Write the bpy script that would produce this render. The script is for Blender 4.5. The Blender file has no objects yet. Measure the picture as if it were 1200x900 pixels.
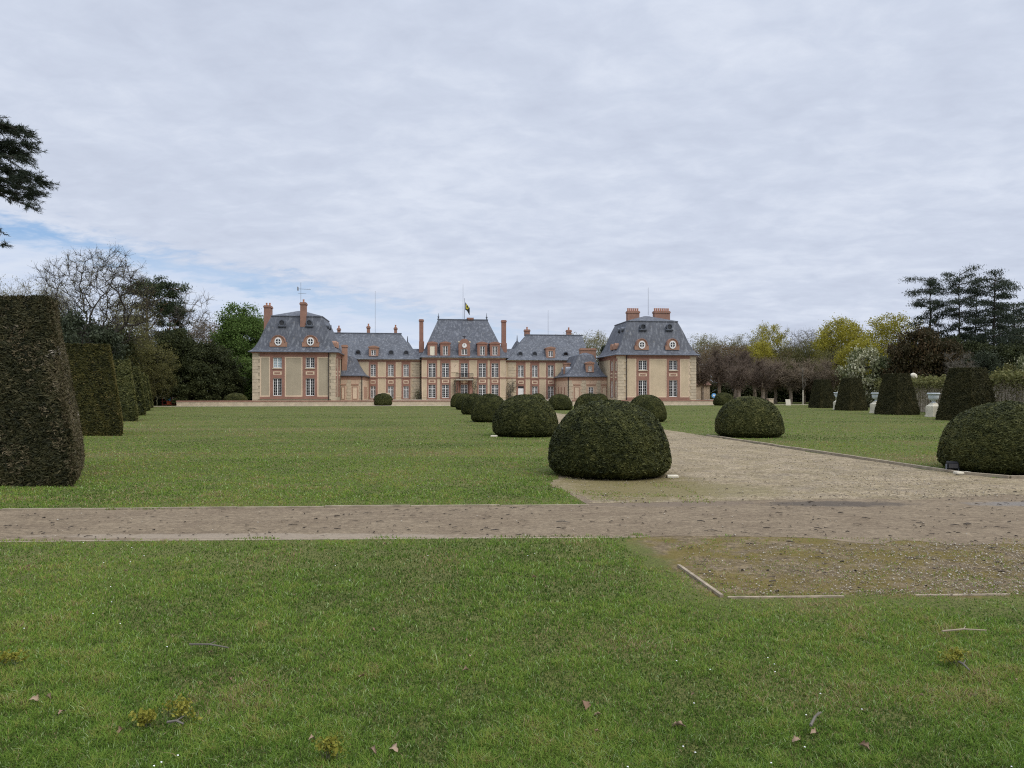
import bpy, math, random
import numpy as np
from mathutils import Vector

# ------------------------------------------------------------------ camera, sky, sun, exposure
S = bpy.context.scene
C = S.collection
F, HY, CX, EYE = 832.0, 459.0, 600.0, 1.7      # focal length in photo pixels, horizon row, centre column, eye height
cam = bpy.data.objects.new('camera', bpy.data.cameras.new('camera'))
C.objects.link(cam)
cam.location = (0, 0, EYE)
cam.rotation_euler = (math.radians(90), 0, 0)
cam.data.sensor_width = 36
cam.data.lens = F / 1200 * 36
cam.data.shift_y = (HY - 450) / 1200
cam.data.clip_start = 0.1
cam.data.clip_end = 6000
S.camera = cam

SUN_EL, SUN_AZ = math.radians(48), math.radians(128)   # azimuth from +Y towards +X
W = bpy.data.worlds.new('World'); S.world = W; W.use_nodes = True
nt = W.node_tree; nt.nodes.clear()
def wn(t, **k):
    n = nt.nodes.new(t)
    for a, b in k.items(): setattr(n, a, b)
    return n
def lk(a, b): nt.links.new(a, b)
def wmath(op, a, b=None, c=None, clamp=False):
    n = wn('ShaderNodeMath', operation=op, use_clamp=clamp)
    for i, v in enumerate((a, b, c)):
        if v is None: continue
        if isinstance(v, (int, float)): n.inputs[i].default_value = v
        else: lk(v, n.inputs[i])
    return n.outputs[0]
def wramp(fac, pts):
    n = wn('ShaderNodeValToRGB')
    e = n.color_ramp.elements
    while len(e) < len(pts): e.new(0.5)
    for i, (p, c) in enumerate(pts):
        e[i].position = p; e[i].color = (*c, 1)
    lk(fac, n.inputs[0]); return n.outputs[0]
def wmix(fac, a, b):
    n = wn('ShaderNodeMix', data_type='RGBA')
    lk(fac, n.inputs[0])
    for i, v in ((6, a), (7, b)):
        if isinstance(v, tuple): n.inputs[i].default_value = (*v, 1)
        else: lk(v, n.inputs[i])
    return n.outputs[2]
out = wn('ShaderNodeOutputWorld'); bg = wn('ShaderNodeBackground'); bg.inputs[1].default_value = 0.1
sky = wn('ShaderNodeTexSky', sky_type='NISHITA', sun_disc=False, sun_elevation=SUN_EL, sun_rotation=SUN_AZ)
tc = wn('ShaderNodeTexCoord'); sp = wn('ShaderNodeSeparateXYZ'); lk(tc.outputs['Generated'], sp.inputs[0])
dx, dy, dz = sp.outputs
den = wmath('ADD', wmath('MAXIMUM', dz, 0.0), 0.16)
cb = wn('ShaderNodeCombineXYZ'); lk(wmath('DIVIDE', dx, den), cb.inputs[0]); lk(wmath('DIVIDE', dy, den), cb.inputs[1])
mp = wn('ShaderNodeMapping'); mp.inputs['Rotation'].default_value = (0, 0, 0.35); mp.inputs['Scale'].default_value = (0.9, 1.15, 1)
lk(cb.outputs[0], mp.inputs[0])
def wnoise(scale, detail, rough, dist=0.0):
    n = wn('ShaderNodeTexNoise'); n.inputs['Scale'].default_value = scale; n.inputs['Detail'].default_value = detail
    n.inputs['Roughness'].default_value = rough; n.inputs['Distortion'].default_value = dist
    lk(mp.outputs[0], n.inputs['Vector']); return n.outputs['Fac']
n1 = wnoise(1.1, 6, 0.55, 0.3); n2 = wnoise(7.5, 5, 0.6, 0.3)
cl = wmath('ADD', wmath('MULTIPLY', n1, 0.64), wmath('MULTIPLY', n2, 0.36))
deck = wramp(cl, [(0.34, (5.45, 6.0, 7.3)), (0.49, (6.2, 6.8, 8.1)), (0.62, (7.2, 7.75, 8.9))])
thin = wramp(n2, [(0.3, (6.0, 6.9, 8.6)), (0.62, (6.9, 7.6, 8.9))])
# the cloud deck ends on the left above the horizon, a strip of blue shows under its edge
s_ = wmath('SUBTRACT', dz, wmath('SUBTRACT', wmath('MULTIPLY', dy, 0.088), wmath('MULTIPLY', dx, 0.215)))
s_ = wmath('ADD', s_, wmath('MULTIPLY', wmath('SUBTRACT', n2, 0.5), 0.075))
indeck = wmath('SMOOTHSTEP', s_, None) if False else None
mr = wn('ShaderNodeMapRange', interpolation_type='SMOOTHSTEP'); lk(s_, mr.inputs[0])
mr.inputs[1].default_value = -0.012; mr.inputs[2].default_value = 0.016
blue = wn('ShaderNodeMapRange', interpolation_type='SMOOTHSTEP'); lk(s_, blue.inputs[0])
blue.inputs[1].default_value = -0.034; blue.inputs[2].default_value = -0.010
lft = wn('ShaderNodeMapRange', interpolation_type='SMOOTHSTEP'); lk(dx, lft.inputs[0])
lft.inputs[1].default_value = -0.14; lft.inputs[2].default_value = -0.40; lft.inputs[3].default_value = 0.40; lft.inputs[4].default_value = 1.0
brk = wn('ShaderNodeMapRange', interpolation_type='SMOOTHSTEP'); lk(n1, brk.inputs[0]); brk.inputs[1].default_value = 0.40; brk.inputs[2].default_value = 0.56
bluef = wmath('MULTIPLY', wmath('MULTIPLY', blue.outputs[0], 1.0), wmath('MULTIPLY', lft.outputs[0], wmath('ADD', wmath('MULTIPLY', brk.outputs[0], 0.45), 0.55)))
blue_col = wmix(bluef, thin, wmix(wmath('ADD', 0.45, 0.0), sky.outputs[0], (3.3, 5.6, 9.6)))
allsky = wmix(mr.outputs[0], blue_col, deck)
# an overcast sky is brighter overhead
up = wn('ShaderNodeMapRange', interpolation_type='SMOOTHSTEP'); lk(dz, up.inputs[0])
up.inputs[1].default_value = 0.45; up.inputs[2].default_value = 0.95; up.inputs[3].default_value = 1.0; up.inputs[4].default_value = 2.5
vm = wn('ShaderNodeVectorMath', operation='SCALE'); lk(allsky, vm.inputs[0]); lk(up.outputs[0], vm.inputs[3])
lk(vm.outputs[0], bg.inputs[0]); lk(bg.outputs[0], out.inputs[0])

sl = bpy.data.lights.new('sun', 'SUN'); sl.energy = 2.0; sl.angle = math.radians(40); sl.color = (1.0, 0.96, 0.9)
so = bpy.data.objects.new('sun', sl); C.objects.link(so)
sd = Vector((math.sin(SUN_AZ) * math.cos(SUN_EL), math.cos(SUN_AZ) * math.cos(SUN_EL), math.sin(SUN_EL)))
so.rotation_euler = (-sd).to_track_quat('-Z', 'Y').to_euler(); so.location = (20, 40, 60)
S.view_settings.view_transform = 'Standard'; S.view_settings.look = 'None'
S.view_settings.exposure = 0.0; S.view_settings.gamma = 1; S.view_settings.use_curve_mapping = False
S.cycles.use_denoising = False; S.cycles.filter_width = 1.15; S.cycles.max_bounces = 5; S.cycles.diffuse_bounces = 3; S.cycles.transmission_bounces = 3; S.cycles.transparent_max_bounces = 6

# ------------------------------------------------------------------ helpers
def gp(px, py):                      # ground point seen at a photo pixel
    d = EYE * F / (py - HY); return ((px - CX) / F * d, d)
def wx(px, d): return (px - CX) / F * d
def wz(py, d): return EYE - (py - HY) / F * d
PSI = math.radians(7.0); cP, sP = math.cos(PSI), math.sin(PSI)
def FP(px, py, v):                   # facade plane facing the lawn
    a = (px - CX) / F; t = v / (cP - a * sP)
    return t * (a * cP + sP), EYE - (py - HY) / F * t
def SP(px, py, u):                   # facade plane along the depth of the court
    a = (px - CX) / F; t = u / (a * cP + sP)
    return t * (cP - a * sP), EYE - (py - HY) / F * t
def UV(u, v): return (u * cP - v * sP, u * sP + v * cP)

def mesh_np(name, V, faces, tint=None, smooth=False):
    """faces: list of (n,k) int arrays"""
    me = bpy.data.meshes.new(name)
    V = np.ascontiguousarray(V, dtype=np.float32)
    me.vertices.add(len(V)); me.vertices.foreach_set('co', V.ravel())
    faces = [np.asarray(f, dtype=np.int32) for f in faces if len(f)]
    li = np.concatenate([f.ravel() for f in faces]); cnt = np.concatenate([np.full(len(f), f.shape[1], np.int32) for f in faces])
    me.loops.add(len(li)); me.loops.foreach_set('vertex_index', li)
    st = np.concatenate([[0], np.cumsum(cnt)[:-1]]).astype(np.int32)
    me.polygons.add(len(cnt)); me.polygons.foreach_set('loop_start', st); me.polygons.foreach_set('loop_total', cnt)
    if smooth: me.polygons.foreach_set('use_smooth', np.ones(len(cnt), dtype=bool))
    if tint is not None:
        at = me.attributes.new('tint', 'FLOAT', 'POINT'); at.data.foreach_set('value', np.ascontiguousarray(tint, dtype=np.float32))
    me.update(calc_edges=True); me.validate()
    return me

class MB:
    def __init__(s, off=(0, 0, 0)): s.v = []; s.f = []; s.o = off
    def add(s, vs, fs):
        b = len(s.v); s.v += [(x - s.o[0], y - s.o[1], z - s.o[2]) for x, y, z in vs]; s.f += [tuple(b + i for i in f) for f in fs]
    def box(s, x0, x1, y0, y1, z0, z1):
        s.add([(x0,y0,z0),(x1,y0,z0),(x1,y1,z0),(x0,y1,z0),(x0,y0,z1),(x1,y0,z1),(x1,y1,z1),(x0,y1,z1)],
              [(0,3,2,1),(4,5,6,7),(0,1,5,4),(1,2,6,5),(2,3,7,6),(3,0,4,7)])
    def quad(s, a, b, c, d): s.add([a, b, c, d], [(0,1,2,3)])
    def tube(s, p, q, r0, r1=None, n=8):
        r1 = r0 if r1 is None else r1
        p, q = Vector(p), Vector(q); d = (q - p).normalized()
        a = d.orthogonal().normalized(); b = d.cross(a)
        vs = []
        for c, r in ((p, r0), (q, r1)):
            for i in range(n):
                w = c + (a * math.cos(2*math.pi*i/n) + b * math.sin(2*math.pi*i/n)) * r; vs.append(tuple(w))
        s.add(vs, [(i, (i+1) % n, n + (i+1) % n, n + i) for i in range(n)] + [tuple(range(n))[::-1], tuple(range(n, 2*n))])
    def lathe(s, cx, cy, prof, n=20, sq=False):
        vs = []
        for r, z in prof:
            for i in range(n):
                a = 2*math.pi*(i + (0.5 if sq else 0))/n; vs.append((cx + r*math.cos(a), cy + r*math.sin(a), z))
        fs = [(k*n+i, k*n+(i+1) % n, (k+1)*n+(i+1) % n, (k+1)*n+i) for k in range(len(prof)-1) for i in range(n)]
        s.add(vs, fs + [tuple(range(n))[::-1], tuple(range((len(prof)-1)*n, len(prof)*n))])
    def prism(s, outline, fn, d0, d1):        # outline in (a,z), extruded from depth d0 to d1 through fn(a,z,depth)
        n = len(outline)
        s.add([fn(a, z, d0) for a, z in outline] + [fn(a, z, d1) for a, z in outline],
              [(i, (i+1) % n, n + (i+1) % n, n + i) for i in range(n)] + [tuple(range(n)), tuple(range(n, 2*n))[::-1]])
    def rings(s, rs, cap=True):               # rs: (x0,x1,y0,y1,z)
        vs = []
        for x0, x1, y0, y1, z in rs: vs += [(x0,y0,z),(x1,y0,z),(x1,y1,z),(x0,y1,z)]
        fs = [(k*4+i, k*4+(i+1) % 4, k*4+4+(i+1) % 4, k*4+4+i) for k in range(len(rs)-1) for i in range(4)]
        s.add(vs, fs + [(3,2,1,0)] + ([tuple(range(len(rs)*4-4, len(rs)*4))] if cap else []))
    def mark(s): s.__dict__.setdefault('cuts', []).append((len(s.v), len(s.f)))
    def build_each(s, name, mat, parent=None):
        pv, pf = 0, 0
        for cv, cf in s.__dict__.get('cuts', []) + [(len(s.v), len(s.f))]:
            if cf > pf:
                p = MB(); p.v = s.v[pv:cv]; p.f = [tuple(i-pv for i in f) for f in s.f[pf:cf]]; p.build(name, mat, parent)
            pv, pf = cv, cf
    def build(s, name, mat, parent=None, smooth=False):
        me = bpy.data.meshes.new(name); me.from_pydata(s.v, [], s.f); me.update()
        if smooth:
            for p in me.polygons: p.use_smooth = True
        return link(name, me, mat, parent)

def link(name, me, mat, parent=None):
    if mat is not None and not me.materials: me.materials.append(mat)
    o = bpy.data.objects.new(name, me); C.objects.link(o)
    if parent is not None: o.parent = parent
    return o
def tag(o, label, cat, group=None, kind=None):
    o['label'] = label; o['category'] = cat
    if group: o['group'] = group
    if kind: o['kind'] = kind
    return o
def thing(name, label, cat, loc=(0,0,0), rz=0, group=None):
    o = bpy.data.objects.new(name, None); C.objects.link(o); o.location = loc; o.rotation_euler = (0,0,rz)
    o.empty_display_size = 0.3
    return tag(o, label, cat, group)
def struct(o): o['kind'] = 'structure'; return o
def dup(root, loc, rz=0, scale=None, label=None, group=None):
    kids = [c for c in bpy.data.objects if c.parent == root]
    r = root.copy(); C.objects.link(r); r.location = loc; r.rotation_euler = (0,0,rz)
    if scale: r.scale = scale
    if label: r['label'] = label
    if group: r['group'] = group
    for ch in kids:
        c = ch.copy(); C.objects.link(c); c.parent = r
    return r

# ------------------------------------------------------------------ materials
class NT:
    def __init__(s, name):
        s.m = bpy.data.materials.new(name); s.m.use_nodes = True; s.t = s.m.node_tree; s.t.nodes.clear()
        s.out = s.n('ShaderNodeOutputMaterial'); s._pos = None
    def n(s, t, **k):
        x = s.t.nodes.new(t)
        for a, b in k.items(): setattr(x, a, b)
        return x
    def set(s, sock, v):
        if v is None: return
        if isinstance(v, (int, float)): sock.default_value = v
        elif isinstance(v, tuple): sock.default_value = (*v, 1) if len(v) == 3 and sock.type == 'RGBA' else v
        else: s.t.links.new(v, sock)
    def pos(s):
        if s._pos is None: s._pos = s.n('ShaderNodeNewGeometry').outputs['Position']
        return s._pos
    def obj(s): return s.n('ShaderNodeTexCoord').outputs['Object']
    def scaled(s, vec, sc, rot=(0,0,0)):
        m = s.n('ShaderNodeMapping'); m.inputs['Scale'].default_value = sc; m.inputs['Rotation'].default_value = rot; s.set(m.inputs[0], vec); return m.outputs[0]
    def noise(s, vec, scale, detail=3, rough=0.55, dist=0.0):
        x = s.n('ShaderNodeTexNoise'); x.inputs['Scale'].default_value = scale; x.inputs['Detail'].default_value = detail
        x.inputs['Roughness'].default_value = rough; x.inputs['Distortion'].default_value = dist; s.set(x.inputs['Vector'], vec); return x.outputs['Fac']
    def voro(s, vec, scale, out='Distance'):
        x = s.n('ShaderNodeTexVoronoi'); x.inputs['Scale'].default_value = scale; s.set(x.inputs['Vector'], vec); return x.outputs[out]
    def rng(s, v, a, b, c=0.0, d=1.0):
        x = s.n('ShaderNodeMapRange'); s.set(x.inputs[0], v)
        for i, q in enumerate((a, b, c, d)): x.inputs[i+1].default_value = q
        return x.outputs[0]
    def math(s, op, a, b=None):
        x = s.n('ShaderNodeMath', operation=op); s.set(x.inputs[0], a); s.set(x.inputs[1], b); return x.outputs[0]
    def mix(s, f, a, b, mode='MIX'):
        x = s.n('ShaderNodeMix', data_type='RGBA', blend_type=mode); s.set(x.inputs[0], f); s.set(x.inputs[6], a); s.set(x.inputs[7], b); return x.outputs[2]
    def ramp(s, v, pts):
        x = s.n('ShaderNodeValToRGB'); e = x.color_ramp.elements
        while len(e) < len(pts): e.new(0.5)
        for i, (p, c) in enumerate(pts): e[i].position = p; e[i].color = (*c, 1)
        s.set(x.inputs[0], v); return x.outputs[0]
    def attr(s, name): return s.n('ShaderNodeAttribute', attribute_name=name).outputs['Fac']
    def bump(s, h, strength=0.4, dist=0.02):
        x = s.n('ShaderNodeBump'); x.inputs['Strength'].default_value = strength; x.inputs['Distance'].default_value = dist; s.set(x.inputs['Height'], h); return x.outputs[0]
    def pbr(s, col, rough=0.8, spec=0.3, normal=None, metal=0.0):
        b = s.n('ShaderNodeBsdfPrincipled'); s.set(b.inputs['Base Color'], col); s.set(b.inputs['Roughness'], rough)
        b.inputs['Specular IOR Level'].default_value = spec; b.inputs['Metallic'].default_value = metal
        if normal is not None: s.set(b.inputs['Normal'], normal)
        s.t.links.new(b.outputs[0], s.out.inputs[0]); return s.m
    def leaf(s, col, trans=0.3, rough=0.6, spec=0.12):
        b = s.n('ShaderNodeBsdfPrincipled'); s.set(b.inputs['Base Color'], col); b.inputs['Roughness'].default_value = rough; b.inputs['Specular IOR Level'].default_value = spec
        t = s.n('ShaderNodeBsdfTranslucent'); s.set(t.inputs[0], col)
        x = s.n('ShaderNodeMixShader'); x.inputs[0].default_value = trans
        s.t.links.new(b.outputs[0], x.inputs[1]); s.t.links.new(t.outputs[0], x.inputs[2]); s.t.links.new(x.outputs[0], s.out.inputs[0]); return s.m

def plain(name, col, rough=0.7, var=0.25, scale=3.0, spec=0.3):
    k = NT(name); f = k.noise(k.obj(), scale, 4, 0.6)
    c = k.mix(k.rng(f, 0.3, 0.7), tuple(x*(1-var) for x in col), tuple(x*(1+var) for x in col))
    return k.pbr(c, rough, spec)
def leafmat(name, pts, trans=0.3, patch=0.25, pscale=1.2, spec=0.12, rough=0.6):
    k = NT(name); t = k.attr('tint')
    oi = k.n('ShaderNodeObjectInfo').outputs['Random']
    f = k.math('ADD', t, k.math('MULTIPLY', k.math('SUBTRACT', k.noise(k.obj(), pscale, 2), 0.5), patch*2))
    f = k.math('ADD', f, k.math('MULTIPLY', k.math('SUBTRACT', oi, 0.5), 0.15))
    return k.leaf(k.ramp(f, pts), trans, rough, spec)

def m_render(name, base):
    k = NT(name); o = k.obj()
    f = k.noise(o, 0.7, 5, 0.6); g = k.noise(o, 9, 3, 0.6); st = k.noise(k.scaled(o, (2.2, 2.2, 0.18)), 1.0, 4, 0.6)
    c = k.mix(k.rng(f, 0.3, 0.7), tuple(x*0.86 for x in base), tuple(x*1.1 for x in base))
    c = k.mix(k.rng(g, 0.35, 0.7, 0, 0.35), c, tuple(x*0.72 for x in base))
    c = k.mix(k.rng(st, 0.55, 0.75, 0, 0.3), c, (base[0]*0.6, base[1]*0.6, base[2]*0.58))
    return k.pbr(c, 0.9, 0.15)
def m_brick(name, base):
    k = NT(name); o = k.obj()
    f = k.noise(o, 1.1, 4, 0.6); g = k.noise(k.scaled(o, (1, 1, 3)), 7, 3, 0.7)
    z = k.n('ShaderNodeSeparateXYZ'); k.set(z.inputs[0], o)
    course = k.math('FRACT', k.math('MULTIPLY', z.outputs[2], 1/0.085))
    mort = k.rng(course, 0.80, 0.86)
    c = k.mix(k.rng(f, 0.3, 0.7), tuple(x*0.78 for x in base), tuple(x*1.2 for x in base))
    c = k.mix(k.rng(g, 0.4, 0.7, 0, 0.5), c, (base[0]*0.62, base[1]*0.66, base[2]*0.75))
    c = k.mix(k.math('MULTIPLY', mort, 0.55), c, (0.36, 0.30, 0.24))
    return k.pbr(c, 0.9, 0.15)
def m_stone(name, base):
    k = NT(name); o = k.obj()
    f = k.noise(o, 2.3, 4, 0.65); g = k.voro(k.scaled(o, (1.1, 1.1, 2.2)), 1.5, 'Color')
    c = k.mix(k.rng(f, 0.3, 0.7), tuple(x*0.78 for x in base), tuple(x*1.12 for x in base))
    hs = k.n('ShaderNodeRGBToBW'); k.set(hs.inputs[0], g)
    c = k.mix(k.rng(hs.outputs[0], 0.2, 0.8, 0, 0.45), c, (base[0]*0.68, base[1]*0.7, base[2]*0.72))
    return k.pbr(c, 0.9, 0.15)
def m_slate(name, base):
    k = NT(name); o = k.obj()
    f = k.noise(o, 0.9, 5, 0.6); st = k.noise(k.scaled(o, (3.5, 3.5, 0.22)), 1.0, 4, 0.65)
    cell = k.voro(k.scaled(o, (3.2, 3.2, 4.5)), 1.0, 'Color'); bw = k.n('ShaderNodeRGBToBW'); k.set(bw.inputs[0], cell)
    c = k.mix(k.rng(f, 0.3, 0.7), tuple(x*0.8 for x in base), tuple(x*1.25 for x in base))
    c = k.mix(k.rng(bw.outputs[0], 0.15, 0.85, 0, 0.4), c, tuple(x*0.62 for x in base))
    c = k.mix(k.rng(st, 0.50, 0.70, 0, 0.65), c, (0.24, 0.25, 0.265))
    lich = k.noise(o, 2.6, 3, 0.7)
    c = k.mix(k.rng(lich, 0.6, 0.72, 0, 0.35), c, (0.24, 0.22, 0.18))
    return k.pbr(c, 0.6, 0.25)

M = {}
M['render'] = m_render('lime_render', (0.55, 0.445, 0.30))
M['render_grey'] = m_render('lime_render_grey', (0.385, 0.33, 0.235))
M['pale'] = m_render('pale_plaster', (0.66, 0.52, 0.37))
M['brick'] = m_brick('brick', (0.285, 0.142, 0.102))
M['brick_dull'] = m_brick('brick_dull', (0.30, 0.16, 0.115))
M['brick_pink'] = m_brick('brick_pink', (0.36, 0.20, 0.135))
M['linkwall'] = m_render('link_wall', (0.56, 0.41, 0.29))
M['stone'] = m_stone('stone', (0.54, 0.45, 0.32))
M['stone_grey'] = m_stone('stone_grey', (0.40, 0.37, 0.30))
M['slate'] = m_slate('slate', (0.080, 0.086, 0.100))
M['slate_old'] = m_slate('slate_old', (0.092, 0.099, 0.112))
M['zinc'] = plain('zinc', (0.24, 0.26, 0.29), 0.5, 0.25, 2.0)
M['lead'] = plain('lead', (0.10, 0.11, 0.13), 0.5, 0.25, 2.0)
M['white'] = plain('white_paint', (0.74, 0.73, 0.70), 0.5, 0.06, 2.0)
M['cream_paint'] = plain('cream_paint', (0.70, 0.64, 0.50), 0.6, 0.08, 2.0)
M['shutter'] = plain('shutter', (0.42, 0.52, 0.55), 0.6, 0.1, 3.0)
M['iron'] = plain('iron', (0.016, 0.016, 0.018), 0.6, 0.2, 3.0, 0.2)
M['mast'] = plain('mast_metal', (0.22, 0.23, 0.25), 0.5, 0.1, 3.0)
M['pot'] = plain('chimney_pot', (0.42, 0.2, 0.12), 0.8, 0.2, 4.0)
k = NT('window_glass'); g_ = k.noise(k.obj(), 1.3, 2); M['glass'] = k.pbr(k.mix(k.rng(g_, 0.40, 0.66), (0.010, 0.011, 0.013), (0.05, 0.048, 0.044)), 0.08, 0.5)
k = NT('curtained_glass'); g_ = k.noise(k.scaled(k.obj(), (6, 6, 0.6)), 1.3, 2); M['curtain'] = k.pbr(k.mix(k.rng(g_, 0.35, 0.65), (0.02, 0.02, 0.02), (0.22, 0.21, 0.19)), 0.15, 0.5)
M['bark'] = plain('bark', (0.085, 0.070, 0.055), 0.95, 0.35, 2.5, 0.1)
M['bark_dark'] = plain('bark_dark', (0.05, 0.042, 0.036), 0.95, 0.35, 2.5, 0.1)
M['bark_grey'] = plain('bark_grey', (0.15, 0.135, 0.11), 0.95, 0.3, 2.5, 0.1)
M['bark_olive'] = plain('bark_olive', (0.13, 0.125, 0.075), 0.95, 0.3, 2.5, 0.1)
M['bark_red'] = plain('bark_red', (0.20, 0.11, 0.07), 0.95, 0.3, 2.5, 0.1)
M['bark_lime'] = plain('bark_lime', (0.23, 0.185, 0.14), 0.95, 0.35, 2.5, 0.1)
M['twig_purple'] = plain('twig_purple', (0.130, 0.098, 0.074), 0.95, 0.3, 0.6, 0.1)
M['twig_tan'] = plain('twig_tan', (0.185, 0.145, 0.10), 0.95, 0.3, 0.6, 0.1)
M['yew'] = leafmat('yew_leaf', [(0.0, (0.010, 0.014, 0.005)), (0.35, (0.040, 0.045, 0.013)), (0.7, (0.100, 0.102, 0.030)), (1.0, (0.19, 0.175, 0.065))], 0.12, 0.22, 1.3, 0.12, 0.55)
M['yew_core'] = plain('yew_core', (0.008, 0.009, 0.005), 0.95, 0.3, 6.0, 0.1)
M['yew_brown'] = leafmat('yew_leaf_brown', [(0.0, (0.010, 0.012, 0.005)), (0.4, (0.036, 0.036, 0.014)), (0.72, (0.076, 0.066, 0.030)), (0.95, (0.135, 0.108, 0.062)), (1.0, (0.42, 0.38, 0.32))], 0.15, 0.25, 0.9)  # last, palest stop paints sky light seen through gaps
M['yew_gold'] = leafmat('yew_leaf_gold', [(0.0, (0.016, 0.018, 0.006)), (0.4, (0.050, 0.050, 0.013)), (0.8, (0.12, 0.10, 0.026)), (1.0, (0.22, 0.17, 0.07))], 0.2, 0.2, 0.9)
M['yew_olive'] = leafmat('yew_leaf_olive', [(0.0, (0.012, 0.013, 0.005)), (0.4, (0.040, 0.039, 0.014)), (0.75, (0.082, 0.071, 0.028)), (1.0, (0.15, 0.12, 0.06))], 0.12, 0.15, 1.0)
M['conifer'] = leafmat('cedar_needles', [(0.0, (0.014, 0.020, 0.012)), (0.5, (0.036, 0.048, 0.030)), (1.0, (0.078, 0.092, 0.058))], 0.12)
M['pine'] = leafmat('pine_needles', [(0.0, (0.018, 0.028, 0.014)), (0.5, (0.042, 0.060, 0.026)), (1.0, (0.085, 0.10, 0.045))], 0.12)
M['dark'] = leafmat('dark_leaf', [(0.0, (0.012, 0.016, 0.006)), (0.5, (0.031, 0.038, 0.014)), (1.0, (0.070, 0.078, 0.028))], 0.15)
M['brownyew'] = leafmat('brown_yew_leaf', [(0.0, (0.018, 0.018, 0.008)), (0.5, (0.045, 0.038, 0.016)), (1.0, (0.105, 0.065, 0.030))], 0.15)
M['bluegreen'] = leafmat('blue_green_leaf', [(0.0, (0.018, 0.024, 0.012)), (0.5, (0.040, 0.050, 0.028)), (1.0, (0.082, 0.094, 0.055))], 0.15)
M['green'] = leafmat('spring_leaf', [(0.0, (0.05, 0.085, 0.02)), (0.5, (0.10, 0.16, 0.036)), (1.0, (0.18, 0.25, 0.07))], 0.35)
M['olive'] = leafmat('olive_leaf', [(0.0, (0.055, 0.055, 0.018)), (0.5, (0.12, 0.115, 0.036)), (1.0, (0.21, 0.19, 0.075))], 0.35)
M['yellow'] = leafmat('yellow_blossom_leaf', [(0.0, (0.13, 0.125, 0.016)), (0.5, (0.30, 0.27, 0.032)), (1.0, (0.44, 0.39, 0.075))], 0.35)
M['sprig'] = leafmat('fallen_maple_blossom', [(0.0, (0.10, 0.10, 0.015)), (0.5, (0.22, 0.21, 0.03)), (1.0, (0.36, 0.33, 0.07))], 0.3)
M['bud'] = leafmat('bud_leaf', [(0.0, (0.10, 0.095, 0.04)), (0.5, (0.20, 0.185, 0.085)), (1.0, (0.30, 0.28, 0.14))], 0.35)
M['rust'] = leafmat('rust_bud_leaf', [(0.0, (0.09, 0.06, 0.03)), (0.5, (0.17, 0.115, 0.06)), (1.0, (0.25, 0.19, 0.11))], 0.35)
M['blossom'] = leafmat('white_blossom', [(0.0, (0.03, 0.045, 0.02)), (0.45, (0.085, 0.10, 0.04)), (0.68, (0.26, 0.26, 0.13)), (1.0, (0.66, 0.63, 0.46))], 0.3, 0.1)
M['ivy'] = leafmat('ivy_leaf', [(0.0, (0.07, 0.075, 0.022)), (0.5, (0.15, 0.15, 0.05)), (1.0, (0.27, 0.24, 0.10))], 0.3)

# ------------------------------------------------------------------ numpy noise
def vn(x, y, sc, seed):
    rs = np.random.RandomState(seed); T = rs.rand(128, 128)
    X = np.asarray(x)/sc + 1000; Y = np.asarray(y)/sc + 1000
    i = np.floor(X).astype(int); j = np.floor(Y).astype(int); fx = X-i; fy = Y-j
    fx = fx*fx*(3-2*fx); fy = fy*fy*(3-2*fy)
    g = lambda a, b: T[a % 128, b % 128]
    return (g(i,j)*(1-fx)+g(i+1,j)*fx)*(1-fy) + (g(i,j+1)*(1-fx)+g(i+1,j+1)*fx)*fy
def vn3(P, sc, seed): return (vn(P[:,0]+P[:,2]*0.7, P[:,1]-P[:,2]*0.45, sc, seed) + vn(P[:,0]-P[:,2]*0.6, P[:,2]+P[:,1]*0.3, sc, seed+1)) / 2

# ------------------------------------------------------------------ ground, path, drive
def yf(X): return np.interp(X, [-60, -6, 1.8, 5.6, 60], [7.6, 8.05, 8.32, 7.85, 6.6])     # near edge of the cross path
def yb(X): return np.interp(X, [-60, -7.3, 1.15, 9], [9.4, 10.15, 10.62, 11.1])            # far edge on the left
LE = np.array([(1.15,10.62),(0.72,13.3),(1.9,17.2),(1.72,26),(0.25,38.5),(-4.7,80),(-5.2,86.5)])   # left edge of the drive
RE = np.array([(9.2,14.5),(7.42,27.5),(5.65,40.5),(4.0,53),(0.2,82),(-0.3,86.5)])                  # right edge of the drive
def left_edge(Y): return np.interp(Y, LE[:,1], LE[:,0])
def right_edge(Y): return np.interp(Y, RE[:,1], RE[:,0])
def court_v(X, Y): return -X*sP + Y*cP

def ragged(pts, amp, step=0.25, seed=0):
    rs = np.random.RandomState(seed); out_ = []; n = len(pts)
    for i in range(n):
        a, b = np.array(pts[i]), np.array(pts[(i+1) % n]); L = np.linalg.norm(b-a); m = max(1, min(120, int(L/step)))
        for j in range(m):
            p = a+(b-a)*j/m; w = vn(np.array([p[0]]), np.array([p[1]]), 0.9, seed+1)[0]-0.5; w2 = vn(np.array([p[1]]), np.array([p[0]]), 0.3, seed+2)[0]-0.5
            nx = np.array([-(b-a)[1], (b-a)[0]])/L; p = p+nx*(w*1.4+w2*0.8)*amp+rs.normal(size=2)*amp*0.08; out_.append((float(p[0]), float(p[1])))
    return out_
def sheet(name, pts, z, mat):
    me = bpy.data.meshes.new(name); me.from_pydata([(x, y, z) for x, y in pts], [], [tuple(range(len(pts)))]); me.update()
    return struct(link(name, me, mat))

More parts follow.
